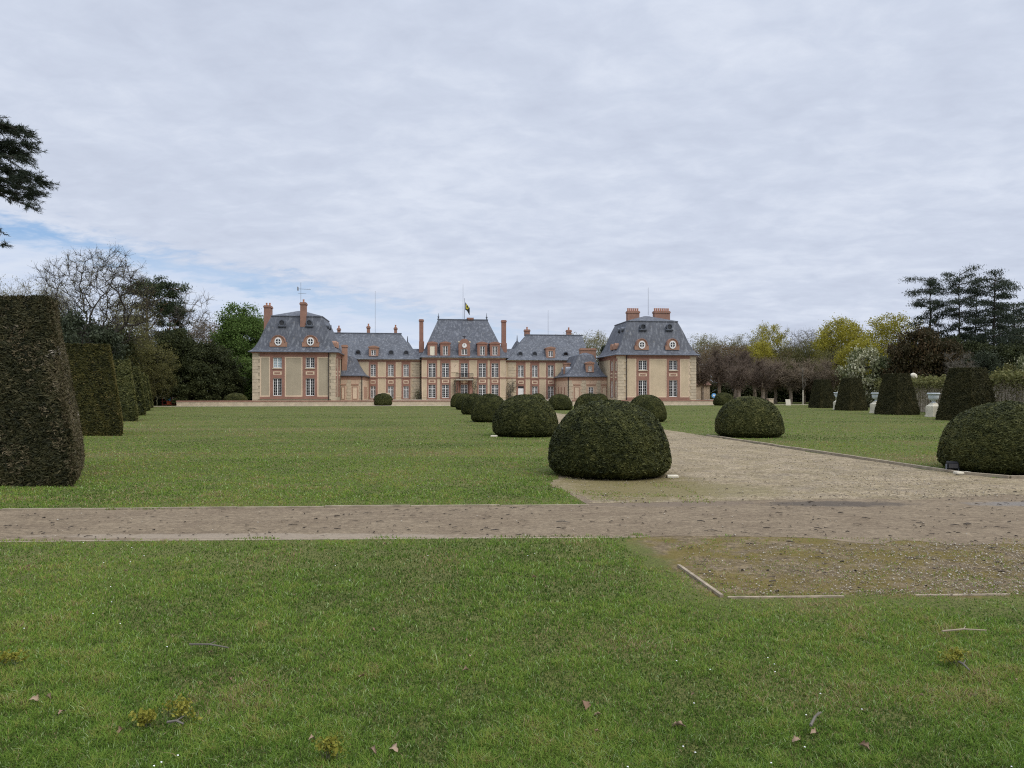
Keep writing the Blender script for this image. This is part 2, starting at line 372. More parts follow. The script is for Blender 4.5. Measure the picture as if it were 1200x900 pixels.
k = NT('lawn_soil'); p = k.pos()
a = k.noise(p, 0.35, 4, 0.6); b = k.noise(p, 3.0, 4, 0.65); c3 = k.noise(k.scaled(p, (0.05, 0.5, 1)), 1.0, 3, 0.6); d3 = k.noise(p, 45, 3, 0.7)
c = k.mix(k.rng(a, 0.3, 0.7), (0.092, 0.110, 0.026), (0.145, 0.155, 0.040))
c = k.mix(k.rng(b, 0.42, 0.7, 0, 0.5), c, (0.095, 0.085, 0.035))
c = k.mix(k.rng(c3, 0.45, 0.7, 0, 0.45), c, (0.165, 0.165, 0.058))
c = k.mix(k.rng(d3, 0.42, 0.62, 0, 0.75), c, (0.035, 0.040, 0.014))
k_soil, soil_c, soil_d = k, c, d3

def moss_mix(k, c, spots):
    p = k.pos(); se = k.n('ShaderNodeSeparateXYZ'); k.set(se.inputs[0], p)
    for (cx_, cy_, rx_, ry_, col, amt) in spots:
        ex = k.math('DIVIDE', k.math('SUBTRACT', se.outputs[0], cx_), rx_); ey = k.math('DIVIDE', k.math('SUBTRACT', se.outputs[1], cy_), ry_)
        dd = k.math('ADD', k.math('MULTIPLY', ex, ex), k.math('MULTIPLY', ey, ey))
        dd = k.math('ADD', dd, k.math('MULTIPLY', k.noise(p, 3.2, 6, 0.8), 2.2))
        c = k.mix(k.rng(dd, 1.9, 1.35, 0, amt), c, col)
    return c
def gravel(name, c1, c2, dark, streak=(0.35, 2.2, 1), moss=0.0, chip=0.0, k=None, con=1.0):
    k = k or NT(name); p = k.pos()
    a = k.noise(p, 0.9, 5, 0.65); s1 = k.noise(k.scaled(p, streak), 1.0, 5, 0.65); g = k.noise(p, 60, 3, 0.7); v = k.voro(p, 42, 'Color')
    bw = k.n('ShaderNodeRGBToBW'); k.set(bw.inputs[0], v)
    c = k.mix(k.rng(a, 0.3, 0.7), c1, c2)
    c = k.mix(k.rng(s1, 0.52, 0.72, 0, 0.75), c, dark)
    c = k.mix(k.rng(bw.outputs[0], 0.15, 0.85, 0, 0.35 + chip), c, tuple(x*0.55 for x in c1))
    c = k.mix(k.rng(g, 0.55, 0.72, 0, 0.5), c, tuple(min(0.5, x*1.5) for x in c2))
    gr = k.noise(p, 13, 5, 0.8); c = k.mix(k.rng(gr, 0.49, 0.41, 0, 0.6*con), c, tuple(x*0.42 for x in c1)); c = k.mix(k.rng(gr, 0.53, 0.61, 0, 0.6*con), c, tuple(min(0.55, x*1.5) for x in c2))
    g2 = k.noise(k.scaled(p, (0.8, 1.3, 1)), 2.6, 6, 0.75); c = k.mix(k.rng(g2, 0.50, 0.40, 0, 0.5*con), c, dark); c = k.mix(k.rng(g2, 0.54, 0.64, 0, 0.35), c, tuple(x*1.25 for x in c2))
    sc_ = k.noise(k.scaled(p, (2.2, 9, 1), (0,0,0.08)), 1.0, 4, 0.7); c = k.mix(k.rng(sc_, 0.60, 0.65, 0, 0.5*con), c, tuple(x*0.55 for x in dark))
    if moss:
        mo = k.noise(p, 1.7, 6, 0.75)
        c = k.mix(k.rng(mo, 0.44, 0.56, 0, moss), c, (0.135, 0.105, 0.024))
    fine = k.noise(k.scaled(p, (4, 12, 4)), 1.0, 4, 0.75)
    c = k.mix(k.rng(fine, 0.62, 0.72, 0, 0.5), c, tuple(x*0.75 for x in dark))
    h = k.math('ADD', g, k.math('MULTIPLY', bw.outputs[0], 0.6))
    return k, c, h
k, c, h = gravel('path_sand', (0.176, 0.132, 0.084), (0.232, 0.180, 0.118), (0.135, 0.098, 0.065), con=0.62)
# two damp, dirty spots of the path on the right
c = moss_mix(k, c, ((4.9, 10.75, 1.5, 0.34, (0.075, 0.062, 0.05), 0.8), (8.0, 10.75, 1.6, 0.3, (0.17, 0.16, 0.15), 0.7), (2.2, 10.85, 1.9, 0.5, (0.15, 0.115, 0.085), 0.6), (-3, 8.35, 3.5, 0.2, (0.33, 0.275, 0.21), 0.5)))
M['path'] = k.pbr(c, 0.92, 0.15, k.bump(h, 0.6, 0.012))
k, c, h = gravel('drive_gravel', (0.28, 0.215, 0.14), (0.40, 0.315, 0.205), (0.18, 0.145, 0.105), (0.5, 0.5, 1), 0.25, 0.15)
c = moss_mix(k, c, ((2.2, 13.0, 1.9, 2.6, (0.165, 0.135, 0.052), 0.85), (3.4, 12.2, 1.6, 1.2, (0.19, 0.16, 0.075), 0.6)))
M['drive'] = k.pbr(c, 0.92, 0.15, k.bump(h, 0.8, 0.02))
ksoil = k_soil
k, mc, mh = gravel('mossy_gravel', (0.165, 0.122, 0.072), (0.215, 0.165, 0.098), (0.10, 0.075, 0.04), (0.9, 1.6, 1), 0.75, 0.2, k=ksoil)
p = k.pos(); se = k.n('ShaderNodeSeparateXYZ'); k.set(se.inputs[0], p); w1 = k.math('MULTIPLY', k.math('SUBTRACT', k.noise(p, 2.6, 6, 0.8), 0.5), 0.9)
bx_ = k.rng(k.math('ADD', se.outputs[0], k.math('ADD', w1, k.math('MULTIPLY', k.math('SUBTRACT', se.outputs[1], 5.86), 0.10))), 1.56, 1.76); by_ = k.rng(k.math('ADD', se.outputs[1], w1), 5.80, 6.02)
bx2 = k.rng(se.outputs[0], 9.6, 9.2); by2 = k.rng(se.outputs[1], 9.2, 9.0); bm_ = k.math('MULTIPLY', k.math('MULTIPLY', bx_, by_), k.math('MULTIPLY', bx2, by2))
soil_c = k.mix(bm_, soil_c, mc)
M['soil'] = k.pbr(soil_c, 0.95, 0.1, k.bump(k.math('ADD', soil_d, k.math('MULTIPLY', mh, bm_)), 0.5, 0.02))

struct(sheet('ground', [(-3000,-400),(3000,-400),(3000,3000),(-3000,3000)], 0.0, M['soil']))
k, c, h = gravel('court_gravel', (0.36, 0.30, 0.22), (0.44, 0.37, 0.28), (0.27, 0.22, 0.16), (0.5, 0.5, 1))
M['court'] = k.pbr(c, 0.92, 0.15)

xs = np.linspace(-60, 60, 121)
bk = [(x, yb(x)) for x in xs if x <= 1.15] + [(1.15, 10.62), (0.72, 13.3)] + [(9.25, 14.2), (9.6, 13.95), (60, 13.2)]
sheet('path', [(x, yf(x)+((float(vn(np.array([x]),np.array([0.]),0.5,3)[0])-0.5)*0.3 if x > 1 else 0)) for x in np.concatenate([xs[xs < 1], np.arange(1, 12, 0.12), xs[xs >= 12]])] + bk[::-1], 0.0018, M['path'])
dr = [(1.15,10.66), (3.0, 10.9), (6.0, 11.3), (9.3, 11.7), (14, 12.4), (14, 13.85), (9.6,13.9)] + [tuple(q) for q in RE] + [tuple(q) for q in LE[::-1][:-1]]
sheet('driveway', ragged(dr, 0.22, 0.25, 5), 0.0036, M['drive'])
uu = lambda u, v: UV(u, v)
sheet('gravel_walk', [uu(-70,85.4),uu(62,85.4),uu(62,88.0),uu(-70,88.0)], 0.0056, M['court'])
mb = MB(); cu0, cu1 = FP(207.5,470,88)[0], FP(903,470,88)[0]; q = [uu(cu0,88.2),uu(cu1,88.2),uu(cu1,130),uu(cu0,130)]
mb.add([(x,y,0.02) for x,y in q]+[(x,y,0.50) for x,y in q], [(4,5,6,7),(0,1,5,4),(1,2,6,5),(2,3,7,6),(3,0,4,7)])
struct(mb.build('court', M['court']))

# board and kerb edgings
def strip_along(mb, pts, w, h0, h1, jit=0.0, seed=0):
    r = random.Random(seed)
    for (x0,y0),(x1,y1) in zip(pts[:-1], pts[1:]):
        L = math.hypot(x1-x0, y1-y0); n = max(1, int(L/1.0)); dx_, dy_ = (x1-x0)/L, (y1-y0)/L
        for i in range(n):
            a0, a1 = i*L/n + 0.006, (i+1)*L/n - 0.006; jj = r.uniform(-jit, jit); hz = h1 + r.uniform(-jit, jit)*0.7
            P = [(x0+dx_*a - dy_*s_*w/2 + jj*-dy_, y0+dy_*a + dx_*s_*w/2 + jj*dx_) for a, s_ in ((a0,-1),(a1,-1),(a1,1),(a0,1))]
            mb.add([(x,y,h0) for x,y in P]+[(x,y,hz) for x,y in P], [(4,5,6,7),(0,1,5,4),(1,2,6,5),(2,3,7,6),(3,0,4,7)])
M['edging'] = plain('edging_stone', (0.30, 0.25, 0.18), 0.9, 0.3, 5.0, 0.1)
M['board'] = plain('weathered_board', (0.30, 0.245, 0.175), 0.9, 0.35, 8.0, 0.1)
mb = MB(); strip_along(mb, [(x, float(yb(x))) for x in (-30,-20,-12,-7.3,-4,-1.5,1.15)], 0.04, -0.05, 0.022, 0.014, 1)
tag(mb.build('path_edging', M['edging']), 'thin pale edging between the far lawn and the cross path', 'edging')
mb = MB(); strip_along(mb, [(x, float(yf(x))-0.02) for x in (-30,-12,-6,-3,0,1.55)], 0.03, -0.05, 0.004, 0.008, 2)
tag(mb.build('path_edging', M['edging']), 'low edging along the near lawn side of the cross path', 'edging')
mb = MB(); strip_along(mb, [(30,13.4),(14,13.75),(9.75,13.9),(9.25,14.6),(8.6,19),(7.5,27.3)], 0.09, -0.05, 0.06, 0.01, 3)
tag(mb.build('kerb', M['edging']), 'low kerb along the right lawn corner beside the gravel drive', 'kerb')
bd = thing('edging_board', 'weathered plank edging round the mossy gravel bed in the near lawn', 'edging', (1.7,6.6,0))
mb = MB((1.7,6.6,0)); strip_along(mb, [(1.62,6.9),(1.735,5.86)], 0.03, -0.04, 0.026, 0.003, 4); mb.build('side_board', M['board'], bd)
mb = MB((1.7,6.6,0)); strip_along(mb, [(3.35,5.90),(4.15,5.93)], 0.024, -0.04, 0.010, 0.005, 6); mb.build('front_board', M['board'], bd)
mb = MB((1.7,6.6,0)); strip_along(mb, [(1.77,5.84),(2.75,5.87)], 0.024, -0.04, 0.012, 0.005, 5); mb.build('front_board', M['board'], bd)

# ------------------------------------------------------------------ the chateau
def front(v): return lambda a, z, d: (a, v + d, z)
def side_r(u): return lambda a, z, d: (u - d, a, z)      # wall facing +u
def side_l(u): return lambda a, z, d: (u + d, a, z)      # wall facing -u
def panel(mb, fn, a0, a1, z0, z1, d, holes, back):
    A = sorted({a0, a1} | {min(max(h[i], a0), a1) for h in holes for i in (0, 1)}); Z = sorted({z0, z1} | {min(max(h[i], z0), z1) for h in holes for i in (2, 3)})
    for i in range(len(A)-1):
        for j in range(len(Z)-1):
            ca, cz = (A[i]+A[i+1])/2, (Z[j]+Z[j+1])/2
            if any(h[0] < ca < h[1] and h[2] < cz < h[3] for h in holes): continue
            mb.quad(fn(A[i],Z[j],d), fn(A[i+1],Z[j],d), fn(A[i+1],Z[j+1],d), fn(A[i],Z[j+1],d))
    def ring(b0, b1, y0, y1, da, db):
        c = [(b0,y0),(b1,y0),(b1,y1),(b0,y1)]
        for i in range(4):
            (p0,q0),(p1,q1) = c[i], c[(i+1) % 4]
            mb.quad(fn(p0,q0,da), fn(p1,q1,da), fn(p1,q1,db), fn(p0,q0,db))
    for h in holes: ring(h[0],h[1],h[2],h[3],d,back)
    return ring
def window(par, fn, h, rec, off, cols=4, rows=5, glass='glass', name='window', trans=True, mat='white'):
    a0,a1,z0,z1 = h; mb = MB(off); fr = 0.065
    def bar(x0,x1,y0,y1,dd=0.05):
        mb.prism([(x0,y0),(x1,y0),(x1,y1),(x0,y1)], fn, rec-dd, rec+0.03)
    bar(a0,a0+fr,z0,z1); bar(a1-fr,a1,z0,z1); bar(a0+fr,a1-fr,z1-fr,z1); bar(a0+fr,a1-fr,z0,z0+fr*1.3)
    m = (a0+a1)/2; bar(m-0.06,m+0.06,z0+fr*1.3,z1-fr,0.06)
    tz = z0 + (z1-z0)*0.68
    if trans:
        bar(a0+fr,m-0.06,tz-0.045,tz+0.045); bar(m+0.06,a1-fr,tz-0.045,tz+0.045)
    for i in range(1, cols):
        if i*2 == cols: continue
        x = a0+(a1-a0)*i/cols; bar(x-0.011,x+0.011,z0+fr*1.3,z1-fr,0.02)
    for j in range(1, rows):
        y = z0+(z1-z0)*j/rows
        if trans and abs(y-tz) < 0.12: continue
        bar(a0+fr,m-0.06,y-0.013,y+0.013,0.018); bar(m+0.06,a1-fr,y-0.013,y+0.013,0.018)
    w = mb.build(name, M[mat], par)
    g = MB(off); g.quad(fn(a0,z0,rec+0.045), fn(a1,z0,rec+0.045), fn(a1,z1,rec+0.045), fn(a0,z1,rec+0.045)); g.build('pane', M[glass], w)
    return w
def sill(mb, fn, h):
    mb.mark()
    mb.prism([(h[0]-0.08,h[2]-0.12),(h[1]+0.08,h[2]-0.12),(h[1]+0.08,h[2]-0.003),(h[0]-0.08,h[2]-0.003)], fn, -0.14, 0.12)
def rect(x0, x1, y0, y1, v):
    u0, zt = FP(x0, y0, v); u1, zb = FP(x1, y1, v); return (u0, u1, zb, zt)
def quoins(mb, fn, a0, a1, z0, z1, d, left=True):
    mb.mark()
    n = int((z1-z0)/0.42); h = (z1-z0)/n
    for i in range(n):
        s = 0.0 if i % 2 else (a1-a0)*0.22
        b0, b1 = (a0, a1-s) if left else (a0+s, a1)
        mb.prism([(b0,z0+i*h+0.012),(b1,z0+i*h+0.012),(b1,z0+(i+1)*h-0.012),(b0,z0+(i+1)*h-0.012)], fn, -d, 0.05)
def chimney(par, off, u0, u1, v0, v1, z0, z1, mat='brick_dull', pots=0):
    mb = MB(off); t = z1
    mb.box(u0,u1,v0,v1,z0,t-0.32); mb.box(u0-0.08,u1+0.08,v0-0.08,v1+0.08,t-0.318,t-0.12); mb.box(u0-0.02,u1+0.02,v0-0.02,v1+0.02,t-0.118,t)
    c = mb.build('chimney', M[mat], par)
    for i in range(pots):
        pm = MB(off); pm.lathe(u0+(u1-u0)*(i+0.5)/pots, (v0+v1)/2, [(0.13,t+0.002),(0.11,t+0.3),(0.13,t+0.32),(0.13,t+0.42)], 8); pm.build('chimney_pot', M['pot'], c)
def oculus(par, off, u, v, z, r=0.36):
    fn = front(v); mb = MB(off); n = 14
    for i in range(n):
        a0, a1 = 2*math.pi*i/n, 2*math.pi*(i+1)/n; R = r*1.35
        P = [(u+q*math.cos(a), z+q*math.sin(a)) for q, a in ((r,a0),(R,a0),(R,a1),(r,a1))]; mb.prism(P, fn, -0.12, 0.9)
    mb.prism([(u-r*1.7,z-r*1.5),(u+r*1.7,z-r*1.5),(u+r*1.4,z-r*1.05),(u-r*1.4,z-r*1.05)], fn, -0.16, 0.6)
    o = mb.build('oculus', M['lead'], par)
    g = MB(off); g.prism([(u+r*math.cos(2*math.pi*i/n), z+r*math.sin(2*math.pi*i/n)) for i in range(n)], fn, 0.05, 0.1); g.build('pane', M['glass'], o)
    g = MB(off); g.prism([(u-r*1.6,z-r*3.0),(u+r*1.6,z-r*3.0),(u+r*1.4,z-r*1.55),(u-r*1.4,z-r*1.55)], fn, -0.75, -0.2)
    return o
def arch(u, w, z0, zs, zt, n=10, shoulder=0.0):
    pts = [(u-w/2-shoulder,z0),(u+w/2+shoulder,z0)]
    if shoulder: pts += [(u+w/2+shoulder,zs),(u+w/2,zs)]
    for i in range(n+1):
        a = math.pi*i/n; pts.append((u+w/2*math.cos(a), zs+(zt-zs)*math.sin(a)))
    if shoulder: pts += [(u-w/2,zs),(u-w/2-shoulder,zs)]
    return pts
def bull_dormer(par, off, u, v, z0, z1, w):
    fn = front(v); mb = MB(off); zs = z0+(z1-z0)*0.42
    mb.prism(arch(u, w*0.76, z0, zs, z1, 12, w*0.12), fn, 0, 2.2)
    d = mb.build('dormer', M['brick_pink'], par)
    z = MB(off); n = 12
    for i in range(n):                             # zinc hood over the arch
        a0, a1 = math.pi*i/n, math.pi*(i+1)/n; R0, R1 = 1.0, 1.1
        P = [(u+w*0.38*q*math.cos(a), zs+(z1-zs)*q*math.sin(a)) for q, a in ((R0,a0),(R1,a0),(R1,a1),(R0,a1))]; z.prism(P, fn, -0.1, 2.2)
    z.build('hood', M['brick_dull'], d)
    rz, ru = (z1-z0)*0.33, (z1-z0)*0.28; cz = z0+(z1-z0)*0.47; n = 18
    f = MB(off)
    for i in range(n):
        a0, a1 = 2*math.pi*i/n, 2*math.pi*(i+1)/n
        P = [(u+ru*q*math.cos(a), cz+rz*q*math.sin(a)) for q, a in ((0.78,a0),(1.12,a0),(1.12,a1),(0.78,a1))]; f.prism(P, fn, -0.08, -0.003)
    f.prism([(u-0.05,cz-rz*0.78),(u+0.05,cz-rz*0.78),(u+0.05,cz+rz*0.78),(u-0.05,cz+rz*0.78)], fn, -0.07, -0.01)
    f.prism([(u-ru*0.78,cz-0.03),(u-0.05,cz-0.03),(u-0.05,cz+0.03),(u-ru*0.78,cz+0.03)], fn, -0.06, -0.01)
    f.prism([(u+0.05,cz-0.03),(u+ru*0.78,cz-0.03),(u+ru*0.78,cz+0.03),(u+0.05,cz+0.03)], fn, -0.06, -0.01)
    fo = f.build('window', M['white'], d)
    g = MB(off); g.prism([(u+ru*0.8*math.cos(2*math.pi*i/n), cz+rz*0.8*math.sin(2*math.pi*i/n)) for i in range(n)], fn, -0.03, -0.004); g.build('pane', M['glass'], fo)
    ap = MB(off); ap.add([fn(u-w*0.55,z0-0.35,-0.45), fn(u+w*0.55,z0-0.35,-0.45), fn(u+w*0.5,z0+0.02,-0.02), fn(u-w*0.5,z0+0.02,-0.02)], [(0,1,2,3)])
def dormer(par, off, u, v, z0, z1, w, glass='curtain', clock=False, mat='brick'):
    fn = front(v); zs = z1-(0.34 if not clock else 0.75)
    hw, hz0, hz1 = w*0.25, z0+0.12, zs-0.35
    if clock: hz1 = z0+(z1-z0)*0.40
    hole = (u-hw,u+hw,hz0,hz1); mb = MB(off)
    ring = panel(mb, fn, u-w/2, u+w/2, z0, zs, 0.0, [hole], 0.3)
    ring(u-w/2,u+w/2,z0,zs,0.0,2.6)
    if clock: mb.prism(arch(u, w*0.86, zs+0.002, zs+0.02, z1, 12), fn, -0.02, 2.4)
    else: mb.prism([(u-w/2-0.1,zs+0.002),(u+w/2+0.1,zs+0.002),(u+w/2+0.1,zs+0.12),(u+w*0.25,z1-0.06),(u,z1),(u-w*0.25,z1-0.06),(u-w/2-0.1,zs+0.12)], fn, -0.1, 2.6)
    d = mb.build('dormer', M[mat], par)
    if glass == 'closed':
        b = MB(off); b.prism([(hole[0],hole[2]),(hole[1],hole[2]),(hole[1],hole[3]),(hole[0],hole[3])], fn, 0.06, 0.12); b.build('shutter', M['cream_paint'], d)
    else: window(d, fn, hole, 0.14, off, 2, 3, glass, trans=False)
    if clock:
        c = MB(off); cz = z0+(z1-z0)*0.60
        c.prism([(u+0.36*math.cos(2*math.pi*i/20), cz+0.36*math.sin(2*math.pi*i/20)) for i in range(20)], fn, -0.08, -0.01)
        ck = c.build('clock_face', M['white'], d)
        h = MB(off); h.prism([(u-0.02,cz),(u+0.02,cz),(u+0.02,cz+0.27),(u-0.02,cz+0.27)], fn, -0.10, -0.085); h.prism([(u-0.16,cz+0.08),(u-0.14,cz+0.11),(u+0.01,cz+0.02),(u,cz-0.02)], fn, -0.11, -0.101)
        for i in range(12):
            a = math.pi*i/6; h.prism([(u+0.29*math.cos(a)-0.015,cz+0.29*math.sin(a)-0.015),(u+0.29*math.cos(a)+0.015,cz+0.29*math.sin(a)-0.015),(u+0.29*math.cos(a)+0.015,cz+0.29*math.sin(a)+0.015),(u+0.29*math.cos(a)-0.015,cz+0.29*math.sin(a)+0.015)], fn, -0.095, -0.084)
        h.build('clock_hands', M['iron'], d)
        for s in (-1, 1):
            b = MB(off); b.lathe(u+s*w*0.47, v+0.15, [(0.1,zs+0.1),(0.16,zs+0.2),(0.1,zs+0.32),(0.02,zs+0.42)], 8); b.build('finial', M['stone'], d)
        b = MB(off); b.lathe(u, v+0.2, [(0.32,z1+0.28),(0.30,z1+0.34),(0.05,z1+0.42)], 10); b.tube((u,v+0.2,z1-0.05),(u,v+0.2,z1+0.28),0.05); b.build('bell_cap', M['iron'], d)
    # lead apron under the dormer lies on the slates
    return d
def brick_column(mb_b, mb_p, fn, a0, a1, zb, zt, wins, pan):
    panel(mb_b, fn, a0, a1, zb, zt, -0.06, wins + [pan], 0.02)(a0,a1,zb,zt,-0.06,0.02)
    p0,p1,q0,q1 = pan; mb_p.mark()
    mb_p.prism([(p0+.01,q0+.01),(p1-.01,q0+.01),(p1-.01,q1-.01),(p0+.01,q1-.01)], fn, -0.045, 0.02)
    w = (p1-p0)*0.17; h = (q1-q0)*0.3
    mb_b.prism([(p0+w,q0+h),(p1-w,q0+h),(p1-w,q1-h),(p0+w,q1-h)], fn, -0.075, -0.04)

BASE = 0.505
def building(name, label, uc, vc, cat='building', group=None):
    x, y = UV(uc, vc)
    return thing(name, label, cat, (x, y, 0), PSI, group), (uc, vc, 0)

PROF = [(0,0),(0.33,0.22),(0.65,0.65),(0.95,1.22),(1.22,1.85),(1.57,2.86),(1.95,3.82),(2.35,4.72)]
def pavilion(label, px0, px1, v, depth, cols, pxb, ywin, ypan, yband, yplinth, q_left, q_right, pipe, side, side_px, side_y, eave_y, bulls, ocs, upper_shut, render):
    uL = FP(px0, 450, v)[0]; uR = FP(px1, 450, v)[0]; uc = (uL+uR)/2
    root, off = building('pavilion', label, uc, v+depth/2)
    ze = FP((px0+px1)/2, eave_y, v)[1]; fn = front(v); top = ze - 0.12
    wins = []; bricks = MB(off); pan_mb = MB(off); walls = MB(off); sills = MB(off)
    allh = []
    for (c0,c1),(b0,b1) in zip(cols, pxb):
        up = rect(c0,c1,ywin[0],ywin[1],v); lo = rect(c0,c1,ywin[2],ywin[3],v); pn = rect(c0,c1,ypan[0],ypan[1],v)
        bb = rect(b0,b1,400,460,v); zb = FP(b0, yplinth[0], v)[1]
        zt = FP(b0, yband[1], v)[1]
        brick_column(bricks, pan_mb, fn, bb[0], bb[1], zb+0.003, zt-0.003, [up, lo], pn)
        wins += [up, lo]; sill(sills, fn, up)
    panel(walls, fn, uL, uR, BASE-0.3, top, 0.0, wins, 0.25)
    # pale margins round the rendered fields
    zpb, zpt = FP(px0, yplinth[0], v)[1], FP(px0, yband[1], v)[1]
    bt = FP(px0, yband[0], v)[1]
    ql0, ql1 = uL, FP(q_left, 450, v)[0]; qr0, qr1 = FP(q_right, 450, v)[0], uR
    xs_ = [ql1] + [q for b in pxb for q in (FP(b[0],450,v)[0], FP(b[1],450,v)[0])] + [qr0]
    marg = MB(off); e = 0.16
    for i in range(0, len(xs_), 2):
        a0, a1 = xs_[i]+0.004, xs_[i+1]-0.004; marg.mark()
        for (x0,x1,y0,y1) in ((a0,a0+e,zpb+.004,zpt-.004),(a1-e,a1,zpb+.004,zpt-.004),(a0+e,a1-e,zpt-e-.004,zpt-.004),(a0+e,a1-e,zpb+.004,zpb+e+.004)):
            marg.prism([(x0,y0),(x1,y0),(x1,y1),(x0,y1)], fn, -0.02, 0.01)
    # top band and plinth of brick
    for (y0,y1) in ((zpt, bt),):
        bricks.prism([(ql1,y0),(qr0,y0),(qr0,y1),(ql1,y1)], fn, -0.07, 0.02)
    z1p, z0p = FP(px0, yplinth[0], v)[1], FP(px0, yplinth[1], v)[1]
    bricks.prism([(ql1,z0p),(qr0,z0p),(qr0,z1p),(ql1,z1p)], fn, -0.08, 0.02)
    qm = MB(off); quoins(qm, fn, ql0-0.03, ql1, BASE-0.2, bt, 0.05, True); quoins(qm, fn, qr0, qr1+0.03, BASE-0.2, bt, 0.05, False)
    # sides and back
    us = uR if side == 'r' else uL; sfn = side_r(uR) if side == 'r' else side_l(uL); shole = []; sb = MB(off)
    for (s0,s1) in side_px:
        va, vb = sorted((SP(s0,450,us)[0], SP(s1,450,us)[0])); mid = (va+vb)/2; hw = 0.52
        pair = []
        for (y0,y1) in ((side_y[0],side_y[1]),(side_y[2],side_y[3])):
            pair.append((mid-hw, mid+hw, SP(s0,y1,us)[1], SP(s0,y0,us)[1]))
        panx = (mid-hw, mid+hw, pair[1][3]+0.35, pair[0][2]-0.3)
        brick_column(bricks, pan_mb, sfn, mid-hw-0.32, mid+hw+0.32, zpb, zpt-0.003, pair, panx); shole += pair
    panel(walls, sfn, v, v+depth, BASE-0.3, top, 0.0, shole, 0.25)
    bricks.prism([(v+0.9,zpt),(v+depth,zpt),(v+depth,bt),(v+0.9,bt)], sfn, -0.07, 0.02)
    quoins(qm, sfn, v-0.03, v+0.85, BASE-0.2, bt, 0.05, True)
    ofn = side_l(uL) if side == 'r' else side_r(uR)
    panel(walls, ofn, v, v+depth, BASE-0.3, top, 0.0, [], 0.2)
    panel(walls, lambda a, z, d: (a, v+depth-d, z), uL, uR, BASE-0.3, top, 0.0, [], 0.2)
    walls.build('wall', M[render], root); bricks.build('brick_trim', M['brick'], root); pan_mb.build_each('panel', M['pale'], root)
    marg.build_each('plaster_margin', M['pale'], root); qm.build_each('quoins', M['stone'], root); sills.build_each('sill', M['stone'], root)
    for i, h in enumerate(wins):
        sh = upper_shut and i == 0
        window(root, fn, h, 0.14, off, 4, 4 if i % 2 == 0 else 6, 'shutter' if sh else 'glass', trans=False)
    for h in shole: window(root, sfn, h, 0.14, off, 4, 5, 'glass', trans=False)
    co = MB(off); ov = 0.42
    co.rings([(uL-0.08,uR+0.08,v-0.08,v+depth+0.08,bt+0.003),(uL-0.2,uR+0.2,v-0.2,v+depth+0.2,bt+0.12),(uL-ov+0.05,uR+ov-0.05,v-ov+0.05,v+depth+ov-0.05,ze-0.02)])
    co.build('cornice', M['brick_dull'], root)
    rf = MB(off); x0,x1,y0,y1 = uL-ov,uR+ov,v-ov,v+depth+ov
    rs = [(x0,x1,y0,y1,ze-0.015)] + [(x0+i,x1-i,y0+i,y1-i,ze+0.04+h) for i, h in PROF]
    bx0,bx1,by0,by1,bz = rs[-1]
    rs += [(bx0-0.06,bx1+0.06,by0-0.06,by1+0.06,bz+0.02),(bx0-0.06,bx1+0.06,by0-0.06,by1+0.06,bz+0.14)]
    mx, my = (bx0+bx1)/2, (by0+by1)/2
    rs += [(mx-0.3,mx+0.3,my-0.5,my+0.5,bz+1.12)]
    rf.rings(rs); rf.build('roof', M['slate'], root)
    gm = MB(off)                                      # gutter
    for (p0,p1) in (((x0,y0),(x1,y0)),((x1,y0),(x1,y1)),((x0,y0),(x0,y1))):
        gm.tube((p0[0],p0[1],ze+0.0),(p1[0],p1[1],ze+0.0),0.07,n=6)
    gm.build('gutter', M['lead'], root)
    pm = MB(off); pu = FP(pipe, 450, v)[0]; pm.tube((pu,v-0.13,BASE),(pu,v-0.13,ze-0.15),0.055); pm.tube((pu,v-0.13,ze-0.15),(pu,v-0.36,ze-0.03),0.055); pm.build('downpipe', M['iron'], root)
    for (bx,by,bw,y0b,y1b) in bulls:
        u = FP(bx, by, v)[0]; vb = v + 0.12
        z0b, z1b = FP(bx, y1b, vb)[1], FP(bx, y0b, vb)[1]
        bull_dormer(root, off, u, vb, z0b, z1b, bw*v/F)
    for (ox,oy) in ocs:
        vo = v+1.25; u, z = FP(ox, oy, vo); oculus(root, off, u, vo, z, 0.33)
    return root, off, uL, uR, ze, bz

lp, lpo, lpL, lpR, lpe, lpb = pavilion('square slate-roofed pavilion at the left end with an aerial on its chimney', 296, 393, 95, 10.6,
    [(320,330.3),(358.3,368.7)], [(316.7,333.7),(354.7,371.7)], (418.8,431.2,443.3,463.8), (435,439.2), (413.6,417.6), (465,467.6),
    304.5, 386, 385.4, 'r', [(393.1,394.7),(396.2,398)], (420,432,443.5,464.5), 412.5,
    [(325.8,400,19,393.3,406.3),(363.7,400,19,393.3,406.3)], [(330.4,378.3),(362.5,378.3)], True, 'render_grey')
rp, rpo, rpL, rpR, rpe, rpb = pavilion('square slate-roofed pavilion at the right end with two wide chimney stacks', 724, 815.5, 95, 10.6,
    [(748.3,758.2),(784,793.8)], [(745.8,760.8),(781.3,796.8)], (422.3,433.8,445.5,465), (437.3,441), (417,420), (465.8,468.6),
    733.3, 808, 734.1, 'l', [(715.8,718.3),(720.9,723.2)], (423.5,434.5,446,466), 416,
    [(752.5,404,17.5,397.3,410),(788.5,404,17.5,397.3,410)], [(753.5,383),(784.5,383)], False, 'render')
